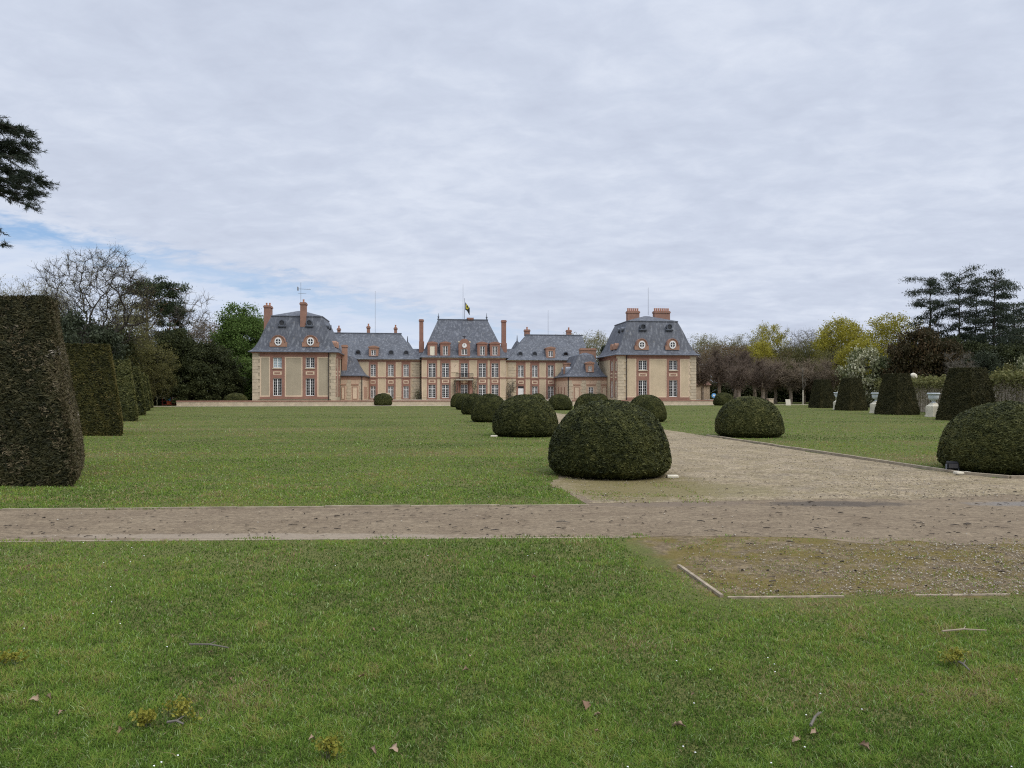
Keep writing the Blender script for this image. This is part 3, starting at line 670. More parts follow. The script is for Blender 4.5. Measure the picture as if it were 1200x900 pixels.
# side oculi and chimneys of the pavilions
def ch_px(par, off, x0, x1, y0, y1, v, dep, mat='brick_dull', pots=0):
    u0, zt = FP(x0, y0, v); u1, zb = FP(x1, y1, v); chimney(par, off, u0, u1, v, v+dep, zb, zt, mat, pots)
ch_px(lp, lpo, 309.2, 316.6, 357.6, 386, 102.5, 1.6, 'brick_dull', 2)
ch_px(lp, lpo, 351.7, 358.2, 354, 383, 96.3, 1.1, 'brick_dull', 1)
ch_px(rp, rpo, 735.8, 749.4, 364.2, 379, 100.2, 0.9, 'brick_dull', 6)
ch_px(rp, rpo, 767.2, 785.2, 364.2, 378, 100.2, 0.9, 'brick_dull', 8)
mb = MB(rpo); u, z = FP(759.6, 367.5, 100.3); mb.tube((u,100.3,z-0.2),(u,100.3,FP(759.6,337,100.3)[1]),0.035,0.02,6); mb.build('lightning_rod', M['mast'], rp)
for root, off, us, s, vs in ((rp, rpo, rpL, 1, (97.2, 99.0)), (lp, lpo, lpR, -1, (97.4, 99.2))):
    for vv in vs:
        mb = MB(off); x = us + s*1.1; n = 12
        z = lpe + 3.6; mb.prism([(vv+0.36*math.cos(2*math.pi*i/n), z+0.36*math.sin(2*math.pi*i/n)) for i in range(n)], (side_l(x) if s > 0 else side_r(x)), -0.05, 0.9); mb.build('oculus', M['lead'], root)
        mb = MB(off); fnx = side_l(us+0.12) if s > 0 else side_r(us-0.12)
        mb.prism(arch(vv, 1.1, lpe+0.8, lpe+1.2, lpe+1.65, 10), fnx, 0, 1.4); mb.build('dormer', M['brick_pink'], root)

# television aerial on the front chimney of the left pavilion
u, z = FP(352.6, 354, 96.8); x, y = UV(u, 96.8); zt = FP(352.6, 331, 96.8)[1]
an = thing('aerial', 'thin television aerial on the front chimney of the left pavilion', 'aerial', (x, y, z))
mb = MB(); mb.tube((0,0,-0.05),(0,0,zt-z),0.03,0.025,6); mb.build('mast', M['mast'], an)
mb = MB(); hz = (zt-z)*0.66; mb.tube((-0.35,0,hz+0.05),(1.3,0,hz-0.05),0.022,n=6)
for i in range(7): mb.tube((-0.3+i*0.25,-0.22,hz),(-0.3+i*0.25,0.22,hz),0.014,n=5)
mb.tube((-0.4,0,hz-0.55),(0.7,0,hz-0.6),0.02,n=6); mb.box(-0.42,-0.38,-0.25,0.25,hz-0.2,hz+0.3); mb.build('antenna_rods', M['mast'], an)

# main body: two wings and the taller centre
uA = FP(388, 450, 110)[0]; uB = FP(494.3, 450, 110)[0]; uC0 = FP(494.3, 450, 108.5)[0]; uC1 = FP(592.5, 450, 108.5)[0]; uD = FP(592.6, 450, 110)[0]; uE = FP(690, 450, 110)[0]
ch, cho = building('chateau', 'long main house of brick and stone with clock dormer in its steep central roof', (uC0+uC1)/2, 113)
Wl = MB(cho); Bl = MB(cho); Pl = MB(cho); Ql = MB(cho); Sl = MB(cho); Kl = MB(cho); Ml = MB(cho)
zeL = FP(458, 421.3, 110)[1]; zeC = FP(543, 419.3, 108.5)[1]
def body(v, a0, a1, cols, bcols, yw, yp, ystr, ztop, glasses, wide_sill=True, skip_lower=()):
    fn = front(v); wins = []
    zb = BASE-0.2
    for i, ((c0,c1),(b0,b1)) in enumerate(zip(cols, bcols)):
        up = rect(c0,c1,yw[0],yw[1],v); lo = rect(c0,c1,yw[2],yw[3],v); pn = rect(c0,c1,yp[0],yp[1],v)
        bb = rect(b0,b1,400,460,v)
        brick_column(Bl, Pl, fn, bb[0], bb[1], zb, ztop-0.02, [up, lo], pn)
        wins += [up, lo]; sill(Sl, fn, up)
        g = glasses[i] if isinstance(glasses, list) else glasses
        window(ch, fn, up, 0.14, cho, 4, 6, g, mat='white')
        if i in skip_lower:
            b = MB(cho); b.prism([(lo[0],lo[2]),(lo[1],lo[2]),(lo[1],lo[3]-0.35),(lo[0],lo[3]-0.35)], fn, 0.06, 0.14); b.build('door', M['white'], ch)
            w = MB(cho); w.quad(fn(lo[0],lo[3]-0.35,0.1), fn(lo[1],lo[3]-0.35,0.1), fn(lo[1],lo[3],0.1), fn(lo[0],lo[3],0.1)); w.build('pane', M['glass'], ch)
        else: window(ch, fn, lo, 0.14, cho, 4, 6, g, mat='white')
    panel(Wl, fn, a0, a1, zb-0.1, ztop, 0.0, wins, 0.2)
    s1, s0 = FP(cols[0][0], ystr[0], v)[1], FP(cols[0][0], ystr[1], v)[1]
    bb = [rect(b[0],b[1],400,460,v) for b in bcols]; edges = [a0] + [q for b in bb for q in (b[0], b[1])] + [a1]
    for i in range(0, len(edges), 2):
        Kl.prism([(edges[i],s0),(edges[i+1]-0.002,s0),(edges[i+1]-0.002,s1),(edges[i],s1)], fn, -0.09, 0.02)
    for b in bb: Kl.prism([(b[0]+.002,s0),(b[1]-.002,s0),(b[1]-.002,s1),(b[0]+.002,s1)], fn, -0.13, -0.061)
    Bl.prism([(a0,ztop-0.018),(a1,ztop-0.018),(a1,ztop+0.2),(a0,ztop+0.2)], fn, -0.075, 0.02)
    # pale margins in the fields between the brick columns
    e = 0.12
    for i in range(0, len(edges), 2):
        p0, p1 = edges[i]+.004, edges[i+1]-.004
        if p1-p0 < 0.6: continue
        for (q0,q1) in ((zb+0.55, s0-0.004),(s1+0.004, ztop-0.03)):
            Ml.mark()
            for (x0,x1,y0,y1) in ((p0,p0+e,q0,q1),(p1-e,p1,q0,q1),(p0+e,p1-e,q1-e,q1),(p0+e,p1-e,q0,q0+e)):
                Ml.prism([(x0,y0),(x1,y0),(x1,y1),(x0,y1)], fn, -0.02, 0.01)
body(110, uA, uB, [(434.3,440.3),(454.6,461.3),(472.7,479)], [(432.2,442.6),(452.5,463.6),(470.6,481)], (427,441,452.3,466.7), (445.4,449.6), (441.8,443.2), zeL-0.32, ['glass','curtain','curtain'])
body(108.5, uC0, uC1, [(502.2,510.5),(517.8,526.2),(540,548.2),(561,569.5),(576,584)], [(500.4,512.2),(516,528),(538.2,550),(559.2,571.3),(574.2,586)], (425.5,442.3,450.7,466.3), (444.6,448.6), (441.9,443.4), zeC-0.32, ['glass','glass','glass','glass','glass'])
body(110, uD, uE, [(607,613.7),(623.4,630),(642,648.7)], [(605,615.8),(621.4,632),(640,650.6)], (428,442,452.5,467), (445.8,450), (442.3,443.7), zeL-0.32, ['curtain','curtain','curtain'], skip_lower=(0,))
for (p0,p1,v,lft) in ((482.6,491.6,110,False),(595.4,604.6,110,True)):
    quoins(Ql, front(v), FP(p0,450,v)[0], FP(p1,450,v)[0], BASE-0.2, zeL-0.33, 0.05, lft)
for us, fnx in ((uC0, side_l(uC0)), (uC1, side_r(uC1))):
    panel(Wl, fnx, 108.5, 110.2, BASE-0.3, zeC-0.3, 0, [], 0.2)
for (a0_,a1_) in ((uA,uB),(uD,uE)): panel(Wl, front(119), a0_, a1_, 0, zeL-0.3, 0, [], 0.2)
panel(Wl, side_l(uA), 110, 119, 0, zeL-0.3, 0, [], 0.2); panel(Wl, side_r(uE), 110, 119, 0, zeL-0.3, 0, [], 0.2)
Wl.build('wall', M['render'], ch); Bl.build('brick_trim', M['brick'], ch); Pl.build_each('panel', M['pale'], ch); Ql.build_each('quoins', M['stone'], ch); Sl.build_each('sill', M['stone'], ch); Kl.build('string_course', M['brick_dull'], ch); Ml.build_each('plaster_margin', M['pale'], ch)
co = MB(cho)
for (a0_,a1_,v_,z_) in ((uA,uB,110,zeL),(uC0,uC1,108.5,zeC),(uD,uE,110,zeL)):
    co.box(a0_,a1_,v_-0.12,v_+0.1,z_-0.119,z_-0.06); co.box(a0_,a1_,v_-0.28,v_+0.1,z_-0.058,z_-0.01)
co.build('cornice', M['stone'], ch)
def hip(x0, x1, y0, y1, ze, zr, rx0, rx1, yr, flare=True, mat='slate_old', rows=None):
    mb = MB(cho); R = [(x0,x1,y0,y1,ze-0.01),(x0,x1,y0,y1,ze+0.05)]
    for f, g in ([(0.10,0.065),(0.22,0.17)] if flare else []):
        R.append((x0+(rx0-x0)*f, x1+(rx1-x1)*f, y0+(yr-0.2-y0)*f, y1+(yr+0.2-y1)*f, ze+(zr-ze)*g))
    R += [(rx0,rx1,yr-0.2,yr+0.2,zr)]
    mb.rings(R); r = mb.build('roof', M[mat], ch)
    rd = MB(cho); rd.box(rx0-0.1,rx1+0.1,yr-0.25,yr+0.25,zr+0.003,zr+0.16); rd.build('ridge', M['lead'], r)
    return r
vr = 114.5
zrL = FP(440, 391.3, vr)[1]
hip(uA-0.3, uB-0.15, 109.55, 119.4, zeL, zrL, FP(380,391,vr)[0], FP(470,391,vr)[0], vr)
hip(uD+0.15, uE+0.3, 109.55, 119.4, zeL, zrL, FP(616,393,vr)[0], FP(682,393,vr)[0], vr)
vc_ = 113.6; zrC = FP(542, 375.3, vc_)[1]
hip(uC0-0.35, uC1+0.35, 108.05, 119.2, zeC, zrC, FP(513.2,375,vc_)[0], FP(571.2,375,vc_)[0], vc_, mat='slate')
for (px, v_) in ((486, 113), (598.5, 113)):       # little linking roofs behind the chimneys
    u = FP(px, 410, v_)[0]; z = FP(px, 409, v_)[1]
    mb = MB(cho); mb.rings([(u-2.2,u+2.2,v_-2.4,v_+2.4,z-1.6),(u-1.6,u+1.6,v_-0.4,v_+0.4,z)]); mb.build('roof', M['slate'], ch)
for (px, py) in ((477.6, 394), (606, 393)):
    u, z = FP(px, py, 117); mb = MB(cho); mb.lathe(u, 117, [(1.2,z-2.6),(0.35,z-1.2),(0.1,z-0.9),(0.04,z)], 10); mb.build('turret_cap', M['slate'], ch)
for x0, x1, y0, y1, v_, dp in ((491.3,496.2,374,412,112.0,0.7),(588,593.2,375,412,112.0,0.7)):
    ch_px(ch, cho, x0, x1, y0, y1, v_, dp, 'brick')
for x0, x1, y0, y1, v_, dp in ((491,497,400,413,111.8,1.1),(587.6,594,402,413,111.8,1.1)):
    mb = MB(cho); u0, z1_ = FP(x0,y0,v_); u1, z0_ = FP(x1,y1,v_); mb.box(u0,u1,v_,v_+dp,z0_,z1_); mb.build('chimney_base', M['brick'], ch)
for x0, x1, y0 in ((395.2,398.6,384.5),(429.8,433.4,382.2),(461.8,465.2,383.6),(614.8,621,386),(664.2,669.6,386.5)):
    ch_px(ch, cho, x0, x1, y0, 393.5, 114.3, 0.6, 'brick_dull', 1)
mb = MB(cho); u, z = FP(551, 372.5, 113.6); mb.box(u-0.42,u+0.42,113.3,113.9,zrC,z-0.2); mb.box(u-0.55,u+0.55,113.2,114,z-0.198,z); mb.build('chimney', M['brick_dull'], ch)
for px in (513.8, 570.3):
    u, z = FP(px, 367, vc_); mb = MB(cho); mb.lathe(u, vc_, [(0.16,zrC+0.1),(0.08,zrC+0.35),(0.17,zrC+0.5),(0.06,zrC+0.65),(0.02,z)], 10); mb.build('finial', M['lead'], ch)
for px, py, v_, z_ in ((439.7,341,114.5,zrL),(642.3,363.5,114.5,zrL)):
    u, z = FP(px, py, v_); mb = MB(cho); mb.tube((u,v_,z_),(u,v_,z),0.03,0.02,6); mb.build('lightning_rod', M['mast'], ch)
u, z = FP(542.6, 333, 112.6); mb = MB(cho); mb.tube((u,112.6,zrC-2.0),(u,112.6,z),0.03,0.02,6); mb.build('lightning_rod', M['mast'], ch)
u, z = FP(544.4, 350.5, 113.2); mb = MB(cho); mb.tube((u,113.2,zrC),(u,113.2,z),0.045,0.03,6); mb.lathe(u,113.2,[(0.03,z),(0.07,z+0.06),(0.02,z+0.12)],8); mb.build('flagpole', M['mast'], ch)
# the flag hangs from the pole
fx, fz = FP(544.8, 354, 113.2); x, y = UV(fx, 113.2)
k = NT('flag_cloth'); o_ = k.obj(); sx = k.n('ShaderNodeSeparateXYZ'); k.set(sx.inputs[0], o_)
ell = k.math('ADD', k.math('POWER', k.math('MULTIPLY', k.math('SUBTRACT', sx.outputs[0], 0.32), 3.6), 2.0), k.math('POWER', k.math('MULTIPLY', k.math('ADD', sx.outputs[2], 0.72), 2.0), 2.0))
fc = k.mix(k.rng(ell, 0.75, 0.7), (0.02, 0.022, 0.02), (0.55, 0.48, 0.06)); fc = k.mix(k.rng(ell, 0.22, 0.18), fc, (0.03, 0.03, 0.025))
M['flag'] = k.pbr(fc, 0.8, 0.2)
nu, nv_ = 10, 12; V = []
for j in range(nv_+1):
    for i in range(nu+1):
        s_, t_ = i/nu, j/nv_
        V.append((s_*0.72, 0.10*math.sin(s_*7+t_*2)*s_, -t_*(1.25-0.25*s_) - 0.95*s_ + 0.12*math.sin(s_*5)*t_))
me = mesh_np('flag', np.array(V), [np.array([(j*(nu+1)+i, j*(nu+1)+i+1, (j+1)*(nu+1)+i+1, (j+1)*(nu+1)+i) for j in range(nv_) for i in range(nu)])], smooth=True)
fl = link('flag', me, M['flag']); fl.location = (x+0.05, y, fz); fl.rotation_euler = (0,0,PSI)
md = fl.modifiers.new('cloth', 'SOLIDIFY'); md.thickness = 0.012
tag(fl, 'drooping dark flag with yellow emblem flying over the central roof', 'flag')
# dormers and oculi of the main house
for (x0,x1,y0,y1,g) in ((501,512.3,400,417.3,'closed'),(516,527.7,400,417.3,'curtain'),(559.5,571,400.3,417.3,'curtain'),(574.2,586,400.3,417.3,'curtain')):
    r = rect(x0,x1,y0,y1,108.45); dormer(ch, cho, (r[0]+r[1])/2, 108.45, r[2], r[3], r[1]-r[0], g)
r = rect(537.5,551,396.8,417,108.4); dormer(ch, cho, (r[0]+r[1])/2, 108.4, r[2], r[3], r[1]-r[0], 'curtain', True)
for (x0,x1,y0,y1) in ((432.2,443.2,404.8,417.4),(640.3,650.7,406,419.2)):
    r = rect(x0,x1,y0,y1,110.2); dormer(ch, cho, (r[0]+r[1])/2, 110.2, r[2], r[3], r[1]-r[0], 'curtain', False, 'brick_pink')
for (px,py) in ((419.7,413),(458.3,413.3),(476,413.6),(609.7,415),(626.6,415),(663,415.2)):
    u, z = FP(px, py, 110.7); oculus(ch, cho, u, 110.7, z, 0.32)
# balcony over the portal, with brick portal below
r = rect(534,554.3,440,445.3,108); mb = MB(cho); mb.box(r[0],r[1],107.2,108.45,r[2]-0.05,r[2]+0.12); mb.build('balcony_slab', M['stone_grey'], ch)
mb = MB(cho)
for i in range(25):
    u = r[0]+(r[1]-r[0])*i/24; mb.tube((u,107.25,r[2]+0.121),(u,107.25,r[2]+0.95),0.018,n=5)
mb.box(r[0],r[1],107.22,107.28,r[2]+0.92,r[2]+0.98); mb.build('balcony_rail', M['iron'], ch)
mb = MB(cho)
for (x0,x1) in ((534.5,538),(550.2,553.8)):
    a = rect(x0,x1,446,469,108); mb.box(a[0],a[1],108.0,108.44,BASE-0.2,r[2]-0.052)
mb.build('portal_pier', M['brick'], ch)
mb = MB(cho); u = FP(544, 447, 108.3)[0]; zc = FP(544,447.3,108.3)[1]; mb.lathe(u, 108.3, [(0.1,zc-0.3),(0.28,zc),(0.2,zc+0.25),(0.05,zc+0.32)], 10); mb.build('keystone', M['pale'], ch)
r = rect(528.8,536.6,424.8,436.3,108.5); mb = MB(cho); mb.prism([(r[0],r[2]),(r[1],r[2]),(r[1],r[3]),(r[0],r[3])], front(108.5), -0.05, -0.022); sd_ = mb.build('sundial', M['pale'], ch)
mb = MB(cho); mb.prism([((r[0]+r[1])/2-0.02,r[3]-0.6),((r[0]+r[1])/2+0.02,r[3]-0.6),((r[0]+r[1])/2+0.25,r[3]-0.25)], front(108.5), -0.09, -0.052); mb.build('gnomon', M['iron'], sd_)
for px in (492.4, 593.6):
    mb = MB(cho); u = FP(px,450,108.2)[0]; mb.tube((u,109.8,BASE-0.2),(u,109.8,zeL-0.1),0.06); mb.build('downpipe', M['iron'], ch)

# low link wings between pavilions and main house
def linkwing(label, a0, a1, v0, v1, ze, ridge, open_side, fields, win=None, side_fields=()):
    root, off = building('link_wing', label, (a0+a1)/2, (v0+v1)/2)
    Wm, Bm, Qm, Pm = MB(off), MB(off), MB(off), MB(off); fn = front(v0); hl = [win] if win else []
    panel(Wm, fn, a0, a1, BASE-0.3, ze-0.1, 0, hl, 0.2)
    sfn = side_r(a1) if open_side == 'r' else side_l(a0); panel(Wm, sfn, v0, v1, BASE-0.3, ze-0.1, 0, [], 0.2)
    panel(Wm, (side_l(a0) if open_side == 'r' else side_r(a1)), v0, v1, BASE-0.3, ze-0.1, 0, [], 0.2)
    Bm.prism([(a0,ze-0.55),(a1,ze-0.55),(a1,ze-0.12),(a0,ze-0.12)], fn, -0.04, 0.02)
    Bm.prism([(v0,ze-0.55),(v1,ze-0.55),(v1,ze-0.12),(v0,ze-0.12)], sfn, -0.04, 0.02)
    zl = BASE-0.2
    for (f0,f1) in fields:                      # blind panel with brick fillet, brick band above
        z0_, z1_ = BASE+0.15, BASE+1.9; t = 0.07
        Bm.prism([(f0-0.12,z1_+0.2),(f1+0.12,z1_+0.2),(f1+0.12,z1_+0.36),(f0-0.12,z1_+0.36)], fn, -0.07, 0.02)
        if win and f0 < (win[0]+win[1])/2 < f1: continue
        for (x0,x1,y0,y1) in ((f0,f0+t,z0_,z1_),(f1-t,f1,z0_,z1_),(f0+t,f1-t,z1_-t,z1_),(f0+t,f1-t,z0_,z0_+t)):
            Bm.prism([(x0,y0),(x1,y0),(x1,y1),(x0,y1)], fn, -0.05, 0.02)
        Pm.mark(); Pm.prism([(f0+t+.002,z0_+t+.002),(f1-t-.002,z0_+t+.002),(f1-t-.002,z1_-t-.002),(f0+t+.002,z1_-t-.002)], fn, -0.02, 0.01)
    es = [a0] + [q for f in fields for q in (f[0]-0.2, f[1]+0.2)] + [a1]
    for i in range(0, len(es), 2):
        if es[i+1]-es[i] > 0.25: quoins(Qm, fn, es[i], es[i+1], BASE-0.2, ze-0.56, 0.035, i < 2)
    for (s0,s1) in side_fields:
        Bm.prism([(s0,BASE+0.2),(s1,BASE+0.2),(s1,BASE+1.9),(s0,BASE+1.9)], sfn, -0.05, 0.02)
    Wm.build('wall', M['linkwall'], root); Bm.build('brick_trim', M['brick_pink'], root); Qm.build_each('quoins', M['stone'], root); Pm.build_each('panel', M['pale'], root)
    if win:
        window(root, fn, win, 0.12, off, 2, 4, 'curtain', trans=False)
    rf = MB(off); o_ = 0.3; rx0, rx1, ry0, ry1, zr = ridge; X0, X1, Y0, Y1 = a0-(0 if open_side == 'r' else o_), a1+(o_ if open_side == 'r' else 0), v0-o_, v1
    R = [(X0,X1,Y0,Y1,ze-0.1),(X0,X1,Y0,Y1,ze+0.02)]
    for f, g in ((0.22,0.1),(0.45,0.30),(0.7,0.6)): R.append((X0+(rx0-X0)*f, X1+(rx1-X1)*f, Y0+(ry0-Y0)*f, Y1+(ry1-Y1)*f, ze+(zr-ze)*g))
    R.append((rx0,rx1,ry0,ry1,zr)); R.append((rx0+(rx1-rx0)*0.4,rx1-(rx1-rx0)*0.4,ry0+0.7,ry1,zr+0.35))
    rf.rings(R); rf.build('roof', M['slate'], root)
    g = MB(off); g.tube((X0,Y0,ze),(X1,Y0,ze),0.07,n=6); ex = X1 if open_side == 'r' else X0; g.tube((ex,Y0,ze),(ex,Y1,ze),0.07,n=6); g.build('gutter', M['lead'], root)
    pu = a1-0.1 if open_side == 'r' else a0+0.12
    g = MB(off); g.tube((pu,v0-0.12,BASE-0.2),(pu,v0-0.12,ze-0.05),0.05); g.build('downpipe', M['iron'], root)
    return root, off
VL = 100.7
a1_ = FP(425,450,VL)[0]; zLL = FP(412,440.2,VL)[1]; zr = FP(410,417.5,VL+2)[1]
ll, llo = linkwing('small link wing with blind panels beside the left pavilion', lpR+0.06, a1_, VL, 109.9, zLL, (lpR+0.06, a1_-1.7, VL+1.9, 109.8, zr), 'r',
    [(FP(400.2,450,VL)[0], FP(404.2,450,VL)[0]), (FP(412.8,450,VL)[0], FP(419,450,VL)[0])], None, [(103,103.8),(105,105.8),(107,107.8)])
u0, zt = FP(395.5, 404, 101.3); u1, zb = FP(406.4, 437, 101.3); chimney(ll, llo, max(u0, lpR+0.10), u1, 101.3, 102.3, zb-0.8, zt, 'brick_pink', 0)
a0_ = FP(665,450,VL)[0]; zRR = FP(690,441.3,VL)[1]; zr2 = FP(690,416,VL+2)[1]
w_ = rect(689.8,695.4,453.5,465,VL)
rl, rlo = linkwing('small link wing with one dormer beside the right pavilion', a0_, rpL-0.06, VL, 109.9, zRR, (a0_+2.1, rpL-1.6, VL+1.9, 109.8, zr2), 'l',
    [(FP(673,450,VL)[0], FP(679,450,VL)[0]), (FP(688.3,450,VL)[0], FP(697,450,VL)[0]), (FP(705.3,450,VL)[0], FP(711,450,VL)[0])], w_, [(102.5,103.1),(105,105.6),(107.2,107.8)])
r = rect(686.8,696.2,423.4,436.2,VL+0.35); d_ = dormer(rl, rlo, (r[0]+r[1])/2, VL+0.35, r[2], r[3], r[1]-r[0], 'curtain', False, 'brick_pink')
u0, zt = FP(680.5,408,104); u1, zb = FP(698.4,418,104); chimney(rl, rlo, u0, u1, 104, 105, zb-0.6, zt, 'brick_pink', 0)
for vv in (103.6, 106.6):
    mb = MB(rlo); mb.prism(arch(vv, 0.8, zRR+0.5, zRR+1.1, zRR+1.5, 8), side_l(a0_+0.3), 0, 1.5); mb.build('oculus', M['zinc'], rl)
mb = MB(rlo); mb.box(a0_+0.35,a0_+1.2,104.7,105.6,zRR+0.3,zRR+2.0); mb.box(a0_+0.2,a0_+1.3,104.6,105.7,zRR+2.002,zRR+2.15); mb.build('chimney', M['brick_pink'], rl)

# terrace walls along the court
def terrace(label, pa, pb, piers):
    ua, ub = FP(pa,470,88)[0], FP(pb,470,88)[0]; root, off = building('terrace_wall', label, (ua+ub)/2, 88.1, 'wall')
    mb = MB(off); mb.box(ua,ub,87.95,88.28,-0.1,0.50); mb.build('wall', M['stone'], root)
    mb = MB(off); mb.box(ua-0.04,ub+0.04,87.9,88.34,0.502,0.64); mb.build('coping', M['brick_dull'], root)
    for p in piers:
        mb = MB(off); mb.box(p-0.3,p+0.3,87.8,88.42,-0.1,0.7); mb.box(p-0.36,p+0.36,87.74,88.48,0.702,0.8); mb.build('end_pier', M['stone'], root)
terrace('low stone terrace wall before the left half of the house', 207, 548, [])
terrace('low stone terrace wall before the right pavilion', 671, 900, [FP(903,470,88)[0]])
# stone bench seen over the terrace wall
u, v_ = FP(450.5, 460, 92)[0], 92
sb = thing('stone_bench', 'pale stone slab on blocks behind the small left terrace dome', 'bench', (*UV(u, v_), 0.5), PSI)
mb = MB(); mb.box(-0.7,0.7,-0.25,0.25,0.85,1.05); mb.build('seat', M['pale'], sb)
for s in (-1, 1):
    mb = MB(); mb.box(s*0.45-0.12,s*0.45+0.12,-0.2,0.2,0.0,0.848); mb.build('leg', M['stone'], sb)

# ------------------------------------------------------------------ foliage generators
def orient(n, rs, nrm=None, bias=0.0):
    d = rs.normal(size=(n,3))
    if nrm is not None: d = d*(1-bias) + nrm*bias*1.7
    d /= np.linalg.norm(d, axis=1, keepdims=True)+1e-9
    a = np.cross(d, rs.normal(size=(n,3))); a /= np.linalg.norm(a, axis=1, keepdims=True)+1e-9
    return d, a
def leaf_tris(P, size, rs, aspect=0.5, nrm=None, bias=0.0, quad=False):
    """small leaf faces at points P: pointed blades growing along d"""
    n = len(P); d, a = orient(n, rs, nrm, bias); L = size*(0.6+0.8*rs.rand(n,1)); w = L*aspect
    if quad:
        b = np.cross(d, a); V = np.stack([P-d*L*0.5, P+a*w*0.5+b*L*0.08, P+d*L*0.5, P-a*w*0.5+b*L*0.08], 1).reshape(-1,3)
        return V, np.arange(4*n).reshape(-1,4)
    V = np.stack([P-a*w*0.5, P+a*w*0.5, P+d*L], 1).reshape(-1,3)
    return V, np.arange(3*n).reshape(-1,3)
def tubes(segs, sides):
    p = np.array([s[0] for s in segs]); q = np.array([s[1] for s in segs]); r0 = np.array([s[2] for s in segs])[:,None]; r1 = np.array([s[3] for s in segs])[:,None]
    d = q-p; d /= np.linalg.norm(d, axis=1, keepdims=True)+1e-9
    ref = np.where(np.abs(d[:,2:3]) > 0.9, [[1.,0,0]], [[0,0,1.]]); a = np.cross(d, ref); a /= np.linalg.norm(a, axis=1, keepdims=True)+1e-9; b = np.cross(d, a)
    R = []
    for c, r in ((p, r0), (q, r1)):
        for i in range(sides):
            t = 2*math.pi*i/sides; R.append(c + (a*math.cos(t)+b*math.sin(t))*r)
    V = np.stack(R, 1).reshape(-1,3); n = len(segs); base = (np.arange(n)*2*sides)[:,None]
    Fc = np.concatenate([base + np.array([[i, (i+1) % sides, sides+(i+1) % sides, sides+i]]) for i in range(sides)])
    return V, Fc
def nrm(v): return v/(np.linalg.norm(v)+1e-9)
def grow(seed, H, maxlev=4, spread=0.75, clear=0.25, kids=(2,2,2,2), ratio=0.62, trunk_r=0.35, up=0.12, jit=0.16, lean=(0,0), L0=0.62, nseg=(6,4,3,3,2,2), first=0.0, taper=0.62):
    rs = np.random.RandomState(seed); segs = []; tips = []
    def br(p, d, L, r, lev):
        n = nseg[lev]; r_end = r*(0.45 if lev else 0.5)
        for i in range(n):
            d = nrm(d + rs.normal(size=3)*jit*(1 if lev else 0.45) + np.array([lean[0],lean[1],up if lev else 0.02])*(1 if lev else 0.6))
            q = p + d*L/n; ra = r+(r_end-r)*i/n; rb = r+(r_end-r)*(i+1)/n
            segs.append((p, q, ra, rb, lev))
            if lev < maxlev and ((lev > 0 and i >= 0) or (lev == 0 and (i+1)/n > clear)):
                for c in range(kids[lev]):
                    if lev and rs.rand() < 0.12: continue
                    az = rs.rand()*6.283; side = nrm(np.cross(d, rs.normal(size=3))); sp_ = spread*(0.7+0.6*rs.rand())
                    br(q, nrm(d*math.cos(sp_)+side*math.sin(sp_)), (L*first*(0.85+0.3*rs.rand()) if (first and lev == 0) else L*ratio*(0.7+0.55*rs.rand())*(1 - (0.35*i/n if lev == 0 else 0.3*i/n))), rb*taper, lev+1)
            p = q
        if lev >= maxlev-1: tips.append(p)
    br(np.zeros(3), np.array([0,0,1.0]), H*L0, trunk_r, 0)
    return segs, np.array(tips)
def make_tree(name, label, cat, seed, H, bark, leaf=None, nleaf=0, lsize=0.2, lrad=0.5, group=None, minr=0.012, width=None, aspect=0.6, **g):
    segs, tips = grow(seed, H, **g)
    hz = max(s[1][2] for s in segs); sc = H/hz
    hx = np.percentile(np.abs(np.concatenate([tips[:,0], tips[:,1]])), 97); sx = (width/2/hx) if width else sc
    A = np.array([sx, sx, sc]); segs = [(s[0]*A, s[1]*A, max(s[2],minr), max(s[3],minr), s[4]) for s in segs]; tips = tips*A
    root = thing(name, label, cat, (0,0,0), 0, group)
    lo = [s for s in segs if s[4] <= 1]; hi = [s for s in segs if s[4] > 1]
    V, Fq = tubes(lo, 7); link('trunk', mesh_np('trunk', V, [Fq], smooth=True), bark, root)
    V, Fq = tubes(hi, 3); n0 = len(V); rs = np.random.RandomState(seed+77)
    if leaf is not None and nleaf:
        link('branches', mesh_np('branches', V, [Fq]), bark, root)
        P = np.repeat(tips, nleaf, 0) + rs.normal(size=(len(tips)*nleaf,3))*lrad*np.array([1,1,0.75])
        cl_ = np.repeat(rs.rand(len(tips)), nleaf); t = 0.25+0.5*cl_*0.6+0.3*rs.rand(len(P))
        LV, LF = leaf_tris(P, lsize, rs, aspect, quad=True)
        link('crown', mesh_np('crown', LV, [LF], np.repeat(t, 4)), leaf, root)
    else:
        link('crown', mesh_np('crown', V, [Fq]), bark, root)
    root['_h'] = H; root['_w'] = width or H*0.6
    return root
